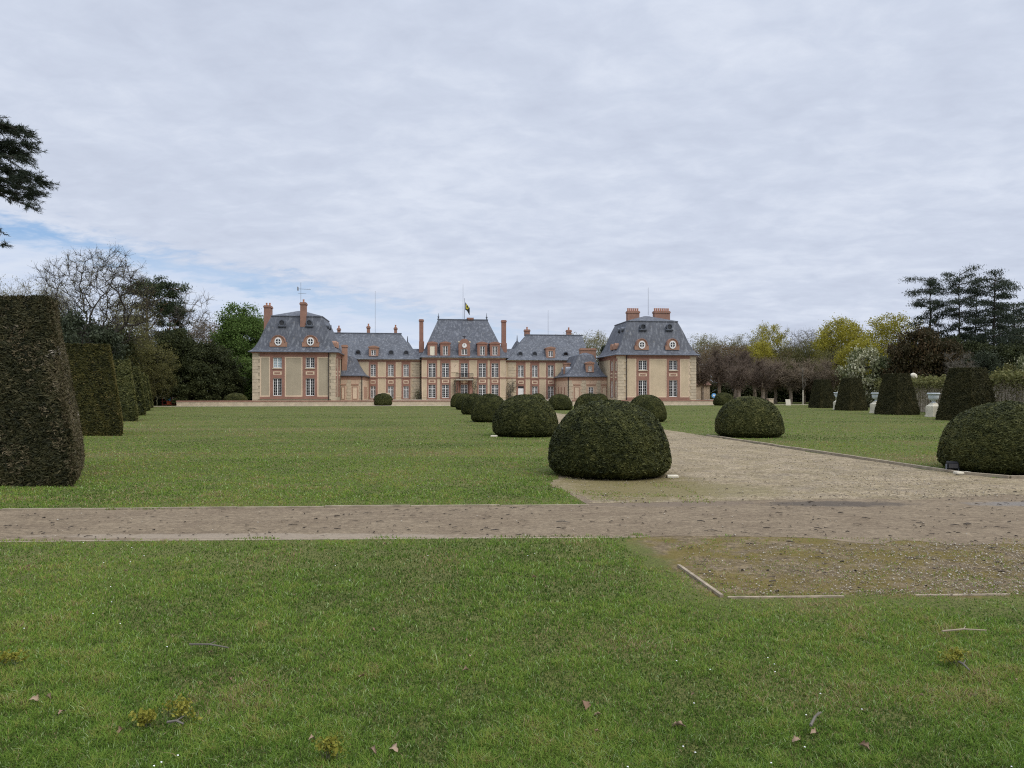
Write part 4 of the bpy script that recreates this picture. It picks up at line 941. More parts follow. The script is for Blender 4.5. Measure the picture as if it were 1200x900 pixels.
def make_round(name, label, cat, seed, H, Wd, bark, leaf=None, nleaf=0, lsize=0.2, lrad=0.4, group=None, n=700, zb=0.28, twigs=5, tlen=0.7, rtip=0.012, shell_=0.35, fork=0.22, aspect=0.6, lobes=0.12, expo=0.46):
    rs = np.random.RandomState(seed); R = Wd/2; ph = rs.rand(6)*6.283; A = []
    while len(A) < n:
        q = rs.uniform(-1,1,3); a = math.atan2(q[1],q[0]); L = 1+lobes*math.sin(2*a+ph[0]+2*q[2])+lobes*math.sin(3*a+ph[1]-3*q[2])+lobes*0.7*math.sin(5*a+ph[2]+5*q[2]); r = np.linalg.norm(q*np.array([1,1,1.0]))
        if q[2] < 0: r *= 1.0+0.15*abs(q[2])
        if r < 0.93*L and (r > shell_*rs.rand()**0.5*1.6 or rs.rand() < 0.2): A.append((q[0]*R, q[1]*R, H*zb+(H-H*zb)*(0.5+0.5*q[2])))
    A = np.array(A); nodes = [np.array([0,0,0.0])]; par = [-1]
    for i in range(1,8): nodes.append(np.array([rs.normal()*0.06*i/3, rs.normal()*0.06*i/3, H*(zb+fork)*i/7])); par.append(i-1)
    base = nodes[-1]; plen = [float(i)*H*(zb+fork)/7 for i in range(8)]
    order = np.argsort(np.linalg.norm((A-base)*np.array([1,1,0.8]), axis=1)+rs.rand(n)*0.6)
    P = np.zeros((n+8,3)); P[:8] = np.array(nodes); PL = np.zeros(n+8); PL[:8] = plen; cnt = 8
    for k_ in order:
        a = A[k_]; d = np.linalg.norm(P[3:cnt]-a, axis=1); low = np.where(P[3:cnt,2] > a[2]+0.2, 1.6, 1.0)
        j = 3+int(np.argmin(d*low+0.16*PL[3:cnt])); p = P[j]; v = a-p; dist = np.linalg.norm(v)
        step = a if dist < H*0.13 else p+v/dist*H*0.13
        P[cnt] = step+rs.normal(size=3)*0.02*H*0.25; par.append(j); PL[cnt] = PL[j]+np.linalg.norm(P[cnt]-p); cnt += 1
    w = np.zeros(cnt); kids = np.zeros(cnt, int)
    for i in range(cnt-1, 0, -1):
        if kids[i] == 0: w[i] = 1
        w[par[i]] += w[i]; kids[par[i]] += 1
    rad = rtip*np.maximum(w,1)**expo; segs = []; tips = []
    for i in range(1, cnt):
        m = (P[i]+P[par[i]])/2+rs.normal(size=3)*0.05*np.linalg.norm(P[i]-P[par[i]]); big = min(rad[par[i]], rad[i]*1.6)
        segs += [(P[par[i]], m, big, (big+rad[i])/2, w[i]), (m, P[i], (big+rad[i])/2, rad[i], w[i])]
        if kids[i] == 0 or w[i] < 4:
            up_ = nrm(P[i]-P[par[i]])
            for _ in range(twigs):
                d = nrm(up_*0.7+rs.normal(size=3)*0.55+np.array([0,0,0.15])); L = tlen*(0.5+0.8*rs.rand()); q = P[i]+d*L*0.5; e = q+nrm(d+rs.normal(size=3)*0.4)*L*0.5
                segs += [(P[i],q,rtip*0.8,rtip*0.6,0),(q,e,rtip*0.6,rtip*0.35,0)]; tips.append(e); tips.append(q)
    tips = np.array(tips); sc = H/tips[:,2].max(); segs = [(a_*np.array([1,1,sc]), b_*np.array([1,1,sc]), c_, d_, e_) for a_,b_,c_,d_,e_ in segs]; tips = tips*np.array([1,1,sc])
    root = thing(name, label, cat, (0,0,0), 0, group)
    V, Fq = tubes([q for q in segs if q[4] > 12], 7); link('trunk', mesh_np('trunk', V, [Fq], smooth=True), bark, root)
    V, Fq = tubes([q for q in segs if q[4] <= 12], 3)
    if leaf is not None and nleaf:
        link('branches', mesh_np('branches', V, [Fq]), bark, root)
        Q = np.repeat(tips, nleaf, 0)+rs.normal(size=(len(tips)*nleaf,3))*lrad*np.array([1,1,0.75]); t = 0.2+0.3*np.repeat(rs.rand(len(tips)),nleaf)+0.4*rs.rand(len(Q))
        LV, LF = leaf_tris(Q, lsize, rs, aspect, quad=True); link('crown', mesh_np('crown', LV, [LF], np.repeat(t,4)), leaf, root)
    else: link('crown', mesh_np('crown', V, [Fq]), bark, root)
    root['_h'] = H; root['_w'] = Wd
    return root
def envelope_clumps(rs, n, fn, H):
    out_ = []
    while len(out_) < n:
        z = rs.rand(); a = rs.rand()*6.283; R = fn(z, a); r = R*math.sqrt(0.30+0.70*rs.rand())
        out_.append((r*math.cos(a), r*math.sin(a), z*H))
    return np.array(out_)
def make_bush(name, label, cat, seed, H, Wd, leaf, ncl=90, per=120, lsize=0.22, crad=0.5, shape='round', group=None, bark=None, flat=0.8, trunk=0.2, aspect=0.55, upw=0.0):
    rs = np.random.RandomState(seed); R = Wd/2; ph = rs.rand(5)*6.283
    def lob(a, z): return 1+0.16*math.sin(2*a+ph[0])+0.12*math.sin(3*a+ph[1]+4*z)+0.1*math.sin(5*a+ph[2]-7*z)
    def fn(z, a):
        if shape == 'round': return R*lob(a,z)*max(0.05, math.sqrt(max(0, 1-(abs(z-0.42)/0.6)**2.2)))
        if shape == 'cone': return R*lob(a,z)*max(0.06, (1-z)**0.75*(0.75+0.25*min(1,z*6)))
        if shape == 'crown': return R*lob(a,z)*(0.02 if z < 0.16 else math.sqrt(max(0.0, 1-(abs(z-0.6)/0.44)**2)))
        return R
    Cc = envelope_clumps(rs, ncl, fn, H*0.96)
    root = thing(name, label, cat, (0,0,0), 0, group)
    segs = []
    for _ in range(1 if trunk > 0.15 else 3):
        b0 = np.array([rs.normal()*0.1, rs.normal()*0.1, 0]); top = np.array([rs.normal()*R*0.15, rs.normal()*R*0.15, H*0.8])
        pts = [b0+(top-b0)*t + np.array([rs.normal()*0.08,rs.normal()*0.08,0])*H*0.1*(t > 0) for t in np.linspace(0,1,7)]
        for i in range(6): segs.append((pts[i], pts[i+1], trunk*(1-i/7), trunk*(1-(i+1)/7)))
    base = np.array([p[1] for p in segs])
    for c in Cc[::2]:
        lower = base[base[:,2] < c[2]+0.1]
        s0 = lower[np.argmin(np.linalg.norm(lower-c, axis=1))] if len(lower) else np.zeros(3)
        m = (s0+c)/2 + rs.normal(size=3)*0.12 - np.array([0,0,0.1]); segs += [(s0, m, trunk*0.3, trunk*0.2), (m, c, trunk*0.2, trunk*0.08)]
    V, Fq = tubes(segs, 5); link('trunk', mesh_np('trunk', V, [Fq], smooth=True), bark or M['bark_dark'], root)
    P = np.repeat(Cc, per, 0) + rs.normal(size=(ncl*per,3))*crad*np.array([1,1,flat])*0.55*np.repeat(0.6+0.8*rs.rand(ncl,1), per, 0)
    P[:,2] = np.abs(P[:,2])
    t = np.repeat(0.15+0.45*rs.rand(ncl), per)+0.4*rs.rand(len(P))
    n_ = np.tile(np.array([0,0,1.0]), (len(P),1)) if upw else None
    LV, LF = leaf_tris(P, lsize, rs, aspect, n_, upw, quad=True); link('crown', mesh_np('crown', LV, [LF], np.repeat(t, 4)), leaf, root)
    root['_h'] = H; root['_w'] = Wd
    return root
def make_cedar(name, label, seed, H, R, leaf, bark, clear=0.3, lsize=0.3, per=70, nb=60, lean=0.0, flat_top=True, group=None):
    rs = np.random.RandomState(seed); segs = []; P = []; T = []
    pts = [np.array([lean*H*t*t + rs.normal()*0.08, rs.normal()*0.08, H*t*0.98]) for t in np.linspace(0,1,11)]; pts[0] = np.zeros(3)
    for i in range(10): segs.append((pts[i], pts[i+1], 0.45*H/18*(1-0.085*i), 0.45*H/18*(1-0.085*(i+1)), 0))
    for b in range(nb):
        t = clear+(1-clear)*((b+rs.rand())/nb); az = b*2.4+rs.normal()*0.3
        prof = (0.55+0.45*math.sin(min(1,(t-clear)/(1-clear)*1.5)*1.7)) if flat_top else (1.05-t)
        L = R*prof*(0.55+0.5*rs.rand()); o = np.array([lean*H*t*t, 0, H*t*0.97]); d = np.array([math.cos(az), math.sin(az), 0.18+0.15*rs.rand()]); p = o
        tb = rs.rand()*0.35
        for i in range(5):
            d = nrm(d+np.array([0,0,-0.07])+rs.normal(size=3)*0.07); q = p+d*L/5; segs.append((p,q,0.07*(1-i/6),0.07*(1-(i+1)/6),1))
            if i >= 1:
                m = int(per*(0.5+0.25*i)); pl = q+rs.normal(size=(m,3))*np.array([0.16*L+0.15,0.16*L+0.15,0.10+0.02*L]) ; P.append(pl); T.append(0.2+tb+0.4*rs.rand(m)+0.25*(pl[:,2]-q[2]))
            p = q
    P = np.concatenate(P); T = np.concatenate(T)
    root = thing(name, label, 'tree', (0,0,0), 0, group)
    V, Fq = tubes(segs, 6); link('trunk', mesh_np('trunk', V, [Fq], smooth=True), bark, root)
    LV, LF = leaf_tris(P, lsize, rs, 0.35, quad=True); link('crown', mesh_np('crown', LV, [LF], np.repeat(T, 4)), leaf, root)
    root['_h'] = H; root['_w'] = R*2
    return root
placed = set()
def put(root, px, top, d, label, group=None, wpx=None, rz=None, seed=0):
    """stand a tree with its foot at distance d, its height from the photograph; the first call moves the master"""
    X = wx(px, d); h = wz(top, d); s = h/root['_h']; sw = s if wpx is None else (wpx/F*d)/root['_w']
    rz = random.Random(seed+int(px*7)).uniform(0, 6.28) if rz is None else rz
    if root.name not in placed:
        placed.add(root.name); root.location = (X,d,0); root.rotation_euler = (0,0,rz); root.scale = (sw,sw,s); root['label'] = label
        if group: root['group'] = group
        return root
    return dup(root, (X,d,0), rz, (sw,sw,s), label, group)

# ------------------------------------------------------------------ clipped yews
def shell(V, T, n, size, seed, aspect=0.42, out_bias=0.35, depth=0.05, pale=0.0, brown=0.0, side=0.0):
    rs = np.random.RandomState(seed); A, B, D = V[T[:,0]], V[T[:,1]], V[T[:,2]]
    cr = np.cross(B-A, D-A); ar = np.linalg.norm(cr, axis=1); N = cr/(ar[:,None]+1e-9)
    ix = rs.choice(len(T), n, p=ar/ar.sum()); r1 = np.sqrt(rs.rand(n,1)); r2 = rs.rand(n,1)
    P = A[ix]*(1-r1)+B[ix]*r1*(1-r2)+D[ix]*r1*r2; nn = N[ix]
    P = P - nn*depth*rs.rand(n,1)
    lump = vn3(P, 0.28, seed+5); lump2 = vn3(P, 0.07, seed+6)
    P = P + nn*((lump-0.5)*0.03+(rs.rand(n)-0.6)*0.025)[:,None]
    tang = rs.normal(size=(n,3)); tang[:,2] *= 0.4; tang -= nn*(tang*nn).sum(1,keepdims=True); tang /= np.linalg.norm(tang,axis=1,keepdims=True)+1e-9
    d = tang*(1-out_bias)+nn*out_bias; d /= np.linalg.norm(d,axis=1,keepdims=True)
    a = np.cross(d, nn+rs.normal(size=(n,3))*0.5); a /= np.linalg.norm(a,axis=1,keepdims=True)+1e-9
    L = size*(0.6+0.8*rs.rand(n,1)); LV = np.stack([P-a*L*aspect/2, P+a*L*aspect/2, P+d*L], 1).reshape(-1,3)
    fine_ = vn3(P, 0.035, seed+7); t = -0.32+0.45*lump2+0.18*lump+0.62*fine_+0.34*rs.rand(n)**1.6
    if side: t += side*np.clip((nn[:,0]-0.55)*4, 0, 1)  # right faces tinted lighter: greener growth and side light put into the colour
    if brown: t += brown*np.clip((vn3(P,0.45,seed+9)-0.45)*3, 0, 1)
    if pale:  # sky light through gaps, painted as clusters of pale leaves
        m = (vn3(P,0.25,seed+11) > 0.66) & (rs.rand(n) < pale); t = np.clip(t, 0, 0.93); t[m] = 1.0
    else: t = np.clip(t, 0, 0.98)
    return LV, np.repeat(t, 3)
DPROF = [(0.70,0.0),(0.90,0.045),(0.985,0.11),(1.0,0.2),(0.99,0.3),(0.972,0.41),(0.93,0.52),(0.87,0.63),(0.782,0.74),(0.66,0.84),(0.50,0.92),(0.31,0.972),(0.13,0.994),(0.0,1.0)]
def dome_mesh(seed, R, H, nleaf, lsize):
    rs = np.random.RandomState(seed); n = 48; V = []
    pr = np.array(DPROF); zz = np.linspace(0,1,2); ph = rs.rand(4)*6.28
    for r, z in pr:
        for i in range(n):
            a = 2*math.pi*i/n; k_ = 1+0.02*math.sin(2*a+ph[0])+0.013*math.sin(3*a+ph[1]+3*z)+0.008*math.sin(7*a+ph[2]+9*z)
            V.append((R*r*k_*math.cos(a), R*r*k_*math.sin(a), H*z*(1+0.012*math.sin(a*2+ph[3]))))
    V = np.array(V); m = len(pr); Q = np.array([(k_*n+i, k_*n+(i+1) % n, (k_+1)*n+(i+1) % n, (k_+1)*n+i) for k_ in range(m-1) for i in range(n)])
    T = np.concatenate([Q[:,[0,1,2]], Q[:,[0,2,3]]])
    core = V.copy(); core[:,:2] *= 0.955; core[:,2] *= 0.965
    LV, t = shell(V, T, nleaf, lsize, seed, depth=0.035, out_bias=0.28)
    return mesh_np('yew_core', core, [Q], smooth=True), mesh_np('foliage', LV, [np.arange(len(LV)).reshape(-1,3)], t)
near_dome = dome_mesh(3, 1.17, 1.5, 125000, 0.046)
mid_dome = dome_mesh(8, 1.2, 1.5, 70000, 0.06)
far_dome = dome_mesh(14, 1.2, 1.5, 26000, 0.09)
def dome(px, base, top, wpx, label, group, meshes, hx=1.17, rz=0.0, dd=None):
    d0 = EYE*F/(base-HY) if dd is None else dd; R = wpx/2/F*(d0*1.02)/(1 - 0*wpx); d = d0+R*0.82; R = wpx/2/F*d
    H = wz(top, d+0.0); x = wx(px, d)
    o = thing('topiary_dome', label, 'topiary', (x,d,0), rz, group)
    s = (R/hx, R/hx, H/1.5); o.scale = s
    link('core', meshes[0], M['yew_core'], o); link('foliage', meshes[1], M['yew'], o)
    return o
DL, DR, DT = 'clipped yew domes along the left of the drive', 'clipped yew domes along the right of the drive', 'clipped yew domes before the terrace wall'
dome(714, 562.5, 470, 141, 'largest clipped yew dome, nearest the camera on the mossy corner of the drive', DL, near_dome)
dome(616, 512.5, 463, 78, 'clipped yew dome directly behind the largest dome on the left lawn edge', DL, mid_dome, 1.2, 0.7)
dome(574, 495, 461.8, 43, 'clipped yew dome third from the camera in the left row', DL, mid_dome, 1.2, 2.1)
dome(556, 486, 461.5, 30, 'clipped yew dome fourth from the camera in the left row', DL, far_dome, 1.2, 0.4)
dome(545.5, 480.3, 461, 23, 'clipped yew dome fifth in the left row, just before the farthest one', DL, far_dome, 1.2, 1.5)
dome(537.5, 477.2, 461, 19.5, 'farthest clipped yew dome of the left row, closest to the house', DL, far_dome, 1.2, 2.7)
dome(1183, 558.5, 471, 146, 'broad clipped yew dome cut by the right frame edge beside a black floodlight', DR, near_dome, 1.17, 1.9)
dome(878, 513.2, 465, 78, 'clipped yew dome alone on the right lawn beside the drive bend', DR, mid_dome, 1.2, 3.0)
dome(757.5, 494.7, 463, 46, 'clipped yew dome in front of the left window of the right pavilion', DR, mid_dome, 1.2, 4.2)
dome(691, 486, 461.5, 37, 'clipped yew dome peeping over the left shoulder of the largest one', DR, far_dome, 1.2, 5.0)
dome(656, 480.8, 461.8, 28.5, 'dark clipped yew dome standing where the gravel drive shows beside it', DR, far_dome, 1.2, 0.9)
dome(629.5, 477.5, 461.2, 21, 'farthest clipped yew dome of the right row, low behind the second left dome', DR, far_dome, 1.2, 2.2)
dome(276.5, 475.6, 460.5, 27, 'clipped yew dome below the left corner of the left pavilion', DT, far_dome, 1.2, 1.0)
dome(449, 475.4, 461, 23.5, 'clipped yew dome before the terrace with a pale stone bench over it', DT, far_dome, 1.2, 3.3)
dome(703, 476.5, 461.3, 20, 'small clipped yew dome before the link wing beside the right pavilion', DT, far_dome, 1.2, 4.4)
dome(848, 475.3, 460.3, 24, 'small clipped yew dome right of the right pavilion under the clipped limes', DT, far_dome, 1.2, 5.5)

def frustum_mesh(seed, base, top, H, nleaf, lsize, pale=0.0, brown=0.0, nsub=14, rnd=0.03, side=0.0):
    """base and top: four (x,y) corners; returns core and leaf shell"""
    b = np.array(base); t = np.array(top); V = []; Q = []
    rs = np.random.RandomState(seed)
    for f in range(4):
        o = len(V); c0, c1, d0, d1 = b[f], b[(f+1) % 4], t[f], t[(f+1) % 4]
        for j in range(nsub+1):
            for i in range(nsub+1):
                s, h = i/nsub, j/nsub; p = (c0*(1-s)+c1*s)*(1-h)+(d0*(1-s)+d1*s)*h; V.append((p[0],p[1],H*h))
        Q += [(o+j*(nsub+1)+i, o+j*(nsub+1)+i+1, o+(j+1)*(nsub+1)+i+1, o+(j+1)*(nsub+1)+i) for j in range(nsub) for i in range(nsub)]
    o = len(V)
    for j in range(nsub+1):
        for i in range(nsub+1):
            s, h = i/nsub, j/nsub; p = (t[0]*(1-s)+t[1]*s)*(1-h)+(t[3]*(1-s)+t[2]*s)*h; V.append((p[0],p[1],H))
    Q += [(o+j*(nsub+1)+i, o+j*(nsub+1)+i+1, o+(j+1)*(nsub+1)+i+1, o+(j+1)*(nsub+1)+i) for j in range(nsub) for i in range(nsub)]
    V = np.array(V); Q = np.array(Q); cen = V.mean(0)
    w = np.stack([vn3(V,0.7,seed)-0.5, vn3(V,0.7,seed+2)-0.5, (vn3(V,0.6,seed+4)-0.5)*0.7], 1)*rnd*2.2
    V = V+w; zl = V[:,2]/H; V[:,:2] = cen[:2]+(V[:,:2]-cen[:2])*(1-0.05*np.exp(-zl*14))[:,None]
    T = np.concatenate([Q[:,[0,1,2]], Q[:,[0,2,3]]])
    core = cen+(V-cen)*np.array([0.965,0.965,0.975]); core[:,2] = np.maximum(core[:,2], 0.02)
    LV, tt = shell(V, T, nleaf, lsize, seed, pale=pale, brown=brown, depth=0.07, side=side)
    LV[:,2] = np.maximum(LV[:,2], 0.0)
    return mesh_np('yew_core', core, [Q]), mesh_np('foliage', LV, [np.arange(len(LV)).reshape(-1,3)], tt)
HLg, HRg = 'tall clipped yew blocks along the left of the lawn', 'clipped yew pyramids along the garden wall on the right'
# left blocks: front right corner fr, back right corner; parallel to the row
def left_block(px, base, pxt, top, H, label, mat, n, ls, seed, pale=0, brown=0, W=4.2):
    d = EYE*F/(base-HY); x = wx(px, d); dep = 3.7*(1 if d > 20 else 1); run = -2.05
    xt = wx(pxt, d + 1.45)
    bt = 1.42; bx = x - xt
    base4 = [(0-W,0),(0,0),(run,dep),(run-W,dep)]
    top4 = [(-bx-W+1.0,bt),(-bx,bt),(-bx-0.45,bt+0.95),(-bx-0.45-W+1.0,bt+0.95)]
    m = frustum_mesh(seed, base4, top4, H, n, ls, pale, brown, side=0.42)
    o = thing('topiary_block', label, 'topiary', (x,d,0), 0, HLg); link('core', m[0], M['yew_core'], o); link('foliage', m[1], mat, o); return o
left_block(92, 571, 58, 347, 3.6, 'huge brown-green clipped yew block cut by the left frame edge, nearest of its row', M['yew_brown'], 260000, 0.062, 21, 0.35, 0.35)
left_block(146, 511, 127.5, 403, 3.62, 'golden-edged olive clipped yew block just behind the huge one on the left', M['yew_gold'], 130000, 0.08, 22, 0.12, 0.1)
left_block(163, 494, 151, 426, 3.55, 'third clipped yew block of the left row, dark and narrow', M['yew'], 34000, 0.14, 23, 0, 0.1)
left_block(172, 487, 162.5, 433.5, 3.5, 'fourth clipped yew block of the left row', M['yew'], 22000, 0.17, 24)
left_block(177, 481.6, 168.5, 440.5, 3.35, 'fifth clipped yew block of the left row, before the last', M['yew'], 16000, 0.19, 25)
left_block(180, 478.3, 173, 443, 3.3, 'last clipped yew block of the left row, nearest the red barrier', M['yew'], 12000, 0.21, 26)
right_m = frustum_mesh(31, [(-1.45,-1.45),(1.45,-1.45),(1.45,1.45),(-1.45,1.45)], [(-0.8,-0.8),(0.8,-0.8),(0.8,0.8),(-0.8,0.8)], 3.05, 60000, 0.095, 0.0, 0.12)
for px, base, top, wpx, lab, rz in ((1134,493.5,431.5,62,'largest clipped yew pyramid on the right, behind the dome with floodlight',0.33),
                               (1051,486.3,438.3,45,'clipped yew pyramid between the two nearest stone urns',0.27),
                               (997.5,481.3,443.2,34,'clipped yew pyramid to the right of the smallest visible urn',0.24),
                               (963.5,478.2,445,29,'farthest clipped yew pyramid on the right at the end of the limes',0.2)):
    d = EYE*F/(base-HY); Rr = wpx/2/F*d/1.27; d += Rr
    o = thing('topiary_pyramid', lab, 'topiary', (wx(px,d),d,0), rz, HRg); s = Rr/1.45; o.scale = (s,s,wz(top,d)/3.05)
    link('core', right_m[0], M['yew_core'], o); link('foliage', right_m[1], M['yew_olive'], o)

# ------------------------------------------------------------------ garden wall with espaliers, urns
w0, w1 = (24.6, 25.0), (42.5, 86.5); wl = math.hypot(w1[0]-w0[0], w1[1]-w0[1]); wa = math.atan2(w1[1]-w0[1], w1[0]-w0[0])
gw = thing('garden_wall', 'pale garden wall with ivy top behind the clipped yew pyramids', 'wall', (*w0, 0), wa)
M['gwall'] = m_stone('garden_wall_stone', (0.54, 0.46, 0.36))
mb = MB(); mb.box(0,wl,-0.3,0,-0.1,2.45); mb.build('wall', M['gwall'], gw)
mb = MB(); mb.box(0,wl,-0.4,0.1,2.452,2.56); mb.build('coping', M['brick_pink'], gw)
rs = np.random.RandomState(5); n = 16000; P = np.stack([rs.rand(n)*wl, rs.normal(size=n)*0.22+0.05, 2.46+rs.normal(size=n)*0.18+0.16*np.sin(np.arange(n))], 1)
P[:,2] += 0.18*(vn(P[:,0], P[:,0]*0, 1.5, 3)-0.5); LV, LF = leaf_tris(P, 0.17, rs, 0.7, quad=True)
link('ivy', mesh_np('ivy', LV, [LF], np.repeat(0.2+0.6*rs.rand(n),4)), M['ivy'], gw)
# espaliered fruit trees on trellis
M['espal'] = plain('espalier_wood', (0.26, 0.215, 0.15), 0.95, 0.3, 3.0, 0.1)
def espalier():
    t = thing('espalier_tree', 'espaliered fruit tree trained flat on the pale garden wall', 'tree', (0,0,0), 0, 'espaliered trees on the garden wall')
    rs = np.random.RandomState(9); segs = []; P = []
    for i in range(6):
        x = -1.25+0.5*i+rs.normal()*0.03; pts = [np.array([x+rs.normal()*0.04, 0.12+rs.normal()*0.03, z]) for z in np.linspace(0,2.5,7)]
        segs += [(pts[j],pts[j+1],0.026,0.022) for j in range(6)]
    for z in (0.5,0.9,1.3,1.7,2.1):
        pts = [np.array([x, 0.13+rs.normal()*0.02, z+rs.normal()*0.05]) for x in np.linspace(-1.4,1.4,8)]; segs += [(pts[j],pts[j+1],0.016,0.016) for j in range(7)]
    for _ in range(150):
        p = np.array([rs.uniform(-1.4,1.4),0.13,rs.uniform(0.3,2.5)]); q = p+np.array([rs.normal()*0.12,abs(rs.normal())*0.08,0.18*rs.rand()]); segs.append((p,q,0.010,0.006)); P.append(q)
    V, Fq = tubes(segs, 4); link('trunk', mesh_np('trunk', V, [Fq]), M['espal'], t)
    P = np.array([[rs.uniform(-1.4,1.4), 0.16+rs.normal()*0.08, 2.5*math.sqrt(rs.rand())] for _ in range(560)]); LV, LF = leaf_tris(P, 0.085, rs, 0.6, quad=True)
    link('leaves', mesh_np('leaves', LV, [LF], np.repeat(rs.rand(len(P)),4)), M['ivy'], t); return t
es = espalier(); nsp = int(wl/3.0)
for i in range(nsp):
    s_ = 1.5+i*3.0; p_ = (w0[0]+math.cos(wa)*s_-math.sin(wa)*0.02, w0[1]+math.sin(wa)*s_+math.cos(wa)*0.02, 0)
    if i == 0: es.location = p_; es.rotation_euler = (0,0,wa)
    else: dup(es, p_, wa)
k = NT('urn_stone'); f_ = k.noise(k.obj(), 5, 4, 0.65); M['urn'] = k.pbr(k.mix(k.rng(f_, 0.3, 0.7), (0.47, 0.51, 0.52), (0.62, 0.65, 0.66)), 0.8, 0.2)
M['ped'] = m_stone('pedestal_stone', (0.66, 0.60, 0.47))
def urn():
    t = thing('stone_urn', '', 'urn', (0,0,0), 0, 'stone urns between the clipped yew pyramids')
    mb = MB(); mb.box(-0.37,0.37,-0.37,0.37,-0.03,0.10); mb.box(-0.33,0.33,-0.33,0.33,0.102,0.72); mb.lathe(0,0,[(0.46,0.722),(0.34,0.80),(0.2,0.93),(0.16,0.96)],4,True); mb.build('pedestal', M['ped'], t)
    mb = MB(); mb.lathe(0,0,[(0.16,0.955),(0.15,0.98),(0.09,1.02),(0.08,1.06),(0.14,1.10),(0.26,1.16),(0.31,1.26),(0.325,1.40),(0.33,1.50),(0.39,1.52),(0.40,1.60),(0.36,1.62),(0.3,1.60),(0.28,1.45),(0.0,1.42)],28); mb.build('bowl', M['urn'], t, True)
    return t
u0_ = urn()
for i, (px, base, lab) in enumerate(((1094,488.7,'pale stone urn on pedestal left of the largest clipped yew pyramid'),(1027,484.2,'pale stone urn on pedestal, second nearest along the garden wall'),(982.6,480.2,'pale stone urn half hidden beside the third clipped yew pyramid'),(974.2,477,'farthest stone urn whose rim shows beside the last clipped pyramid'))):
    d = EYE*F/(base-HY)+0.3; p_ = (wx(px,d),d,0)
    if i == 0: u0_.location = p_; u0_.rotation_euler = (0,0,0.2); u0_['label'] = lab
    else: dup(u0_, p_, 0.2, None, lab)
# stone ball finial on the garden wall
bf = thing('ball_finial', 'round stone ball on a small neck above the ivy topped wall', 'finial', (wx(1070,60),60,0))
d_ = 64.0; bx = wx(1070.3, d_); bf.location = (bx, d_, 0)
mb = MB(); mb.box(-0.3,0.3,-0.3,0.3,-0.1,2.55); mb.build('pier', M['gwall'], bf)
mb = MB(); mb.lathe(0,0,[(0.16,2.552),(0.12,2.75),(0.2,2.8),(0.30,2.92),(0.33,3.08),(0.28,3.25),(0.14,3.36),(0.02,3.4)],16); mb.build('ball', M['ped'], bf, True)

# ------------------------------------------------------------------ trees on the left
T = {}
T['bare'] = make_round('bare_tree', '', 'tree', 11, 17.0, 12.5, M['bark_dark'], M['bud'], 1, 0.10, 0.15, n=820, zb=0.28, twigs=7, tlen=0.9, rtip=0.019, fork=0.12, shell_=0.3)
T['bare2'] = make_round('bare_tree', '', 'tree', 19, 15.0, 9.0, M['bark_grey'], M['bud'], 2, 0.12, 0.25, n=420, zb=0.30, twigs=6, tlen=0.9, rtip=0.015, fork=0.15)
T['slim'] = make_round('bare_tree', '', 'tree', 28, 13.5, 6.0, M['bark_grey'], None, n=190, zb=0.38, twigs=6, tlen=1.1, rtip=0.024, fork=0.1, lobes=0.25)
T['budding'] = make_round('budding_tree', '', 'tree', 33, 14.0, 9.0, M['bark_olive'], M['bud'], 3, 0.19, 0.3, n=420, zb=0.2, twigs=5, tlen=0.8, rtip=0.015, fork=0.15)
T['olive'] = make_round('budding_tree', '', 'tree', 37, 9.0, 8.0, M['bark_olive'], M['olive'], 4, 0.18, 0.25, n=420, zb=0.08, twigs=4, tlen=0.6, rtip=0.012, fork=0.2)
T['green'] = make_round('leafy_tree', '', 'tree', 41, 14.0, 8.5, M['bark'], M['green'], 16, 0.26, 0.42, n=480, zb=0.06, twigs=4, tlen=0.7, rtip=0.016, fork=0.2)
T['yellow'] = make_round('maple_tree', '', 'tree', 47, 12.5, 9.0, M['bark'], M['yellow'], 9, 0.22, 0.34, n=460, zb=0.12, twigs=4, tlen=0.7, rtip=0.015, fork=0.2)
T['yellow2'] = make_round('maple_tree', '', 'tree', 48, 12.5, 9.0, M['bark'], M['yellow'], 6, 0.22, 0.32, n=380, zb=0.2, twigs=4, tlen=0.7, rtip=0.015, fork=0.2, lobes=0.16)
T['rust'] = make_round('budding_tree', '', 'tree', 53, 12.0, 9.0, M['bark'], M['rust'], 3, 0.18, 0.3, n=420, zb=0.15, twigs=5, tlen=0.8, rtip=0.015, fork=0.15)
T['yew'] = make_bush('yew_tree', '', 'tree', 61, 8.5, 8.0, M['dark'], 190, 150, 0.26, 0.7, 'round', trunk=0.25, upw=0.25)
T['conbush'] = make_bush('conifer_shrub', '', 'tree', 64, 7.0, 5.5, M['bluegreen'], 120, 150, 0.22, 0.6, 'round', trunk=0.2, upw=0.2)
T['brownyew'] = make_bush('yew_tree', '', 'tree', 67, 6.0, 7.0, M['brownyew'], 170, 140, 0.24, 0.6, 'round', trunk=0.22, upw=0.3)
T['magnolia'] = make_bush('blossom_shrub', '', 'shrub', 71, 4.6, 6.2, M['blossom'], 100, 60, 0.22, 0.5, 'round', trunk=0.16, aspect=0.8)
T['lowgreen'] = make_bush('leafy_shrub', '', 'shrub', 73, 5.0, 5.0, M['green'], 110, 110, 0.28, 0.6, 'round', trunk=0.14)
T['olivebush'] = make_bush('olive_shrub', '', 'shrub', 79, 4.5, 5.0, M['olive'], 80, 80, 0.22, 0.6, 'round', trunk=0.14)
T['pinebelt'] = make_cedar('conifer_tree', '', 81, 13.0, 3.6, M['dark'], M['bark_dark'], 0.1, 0.3, 70, 70, 0, False)

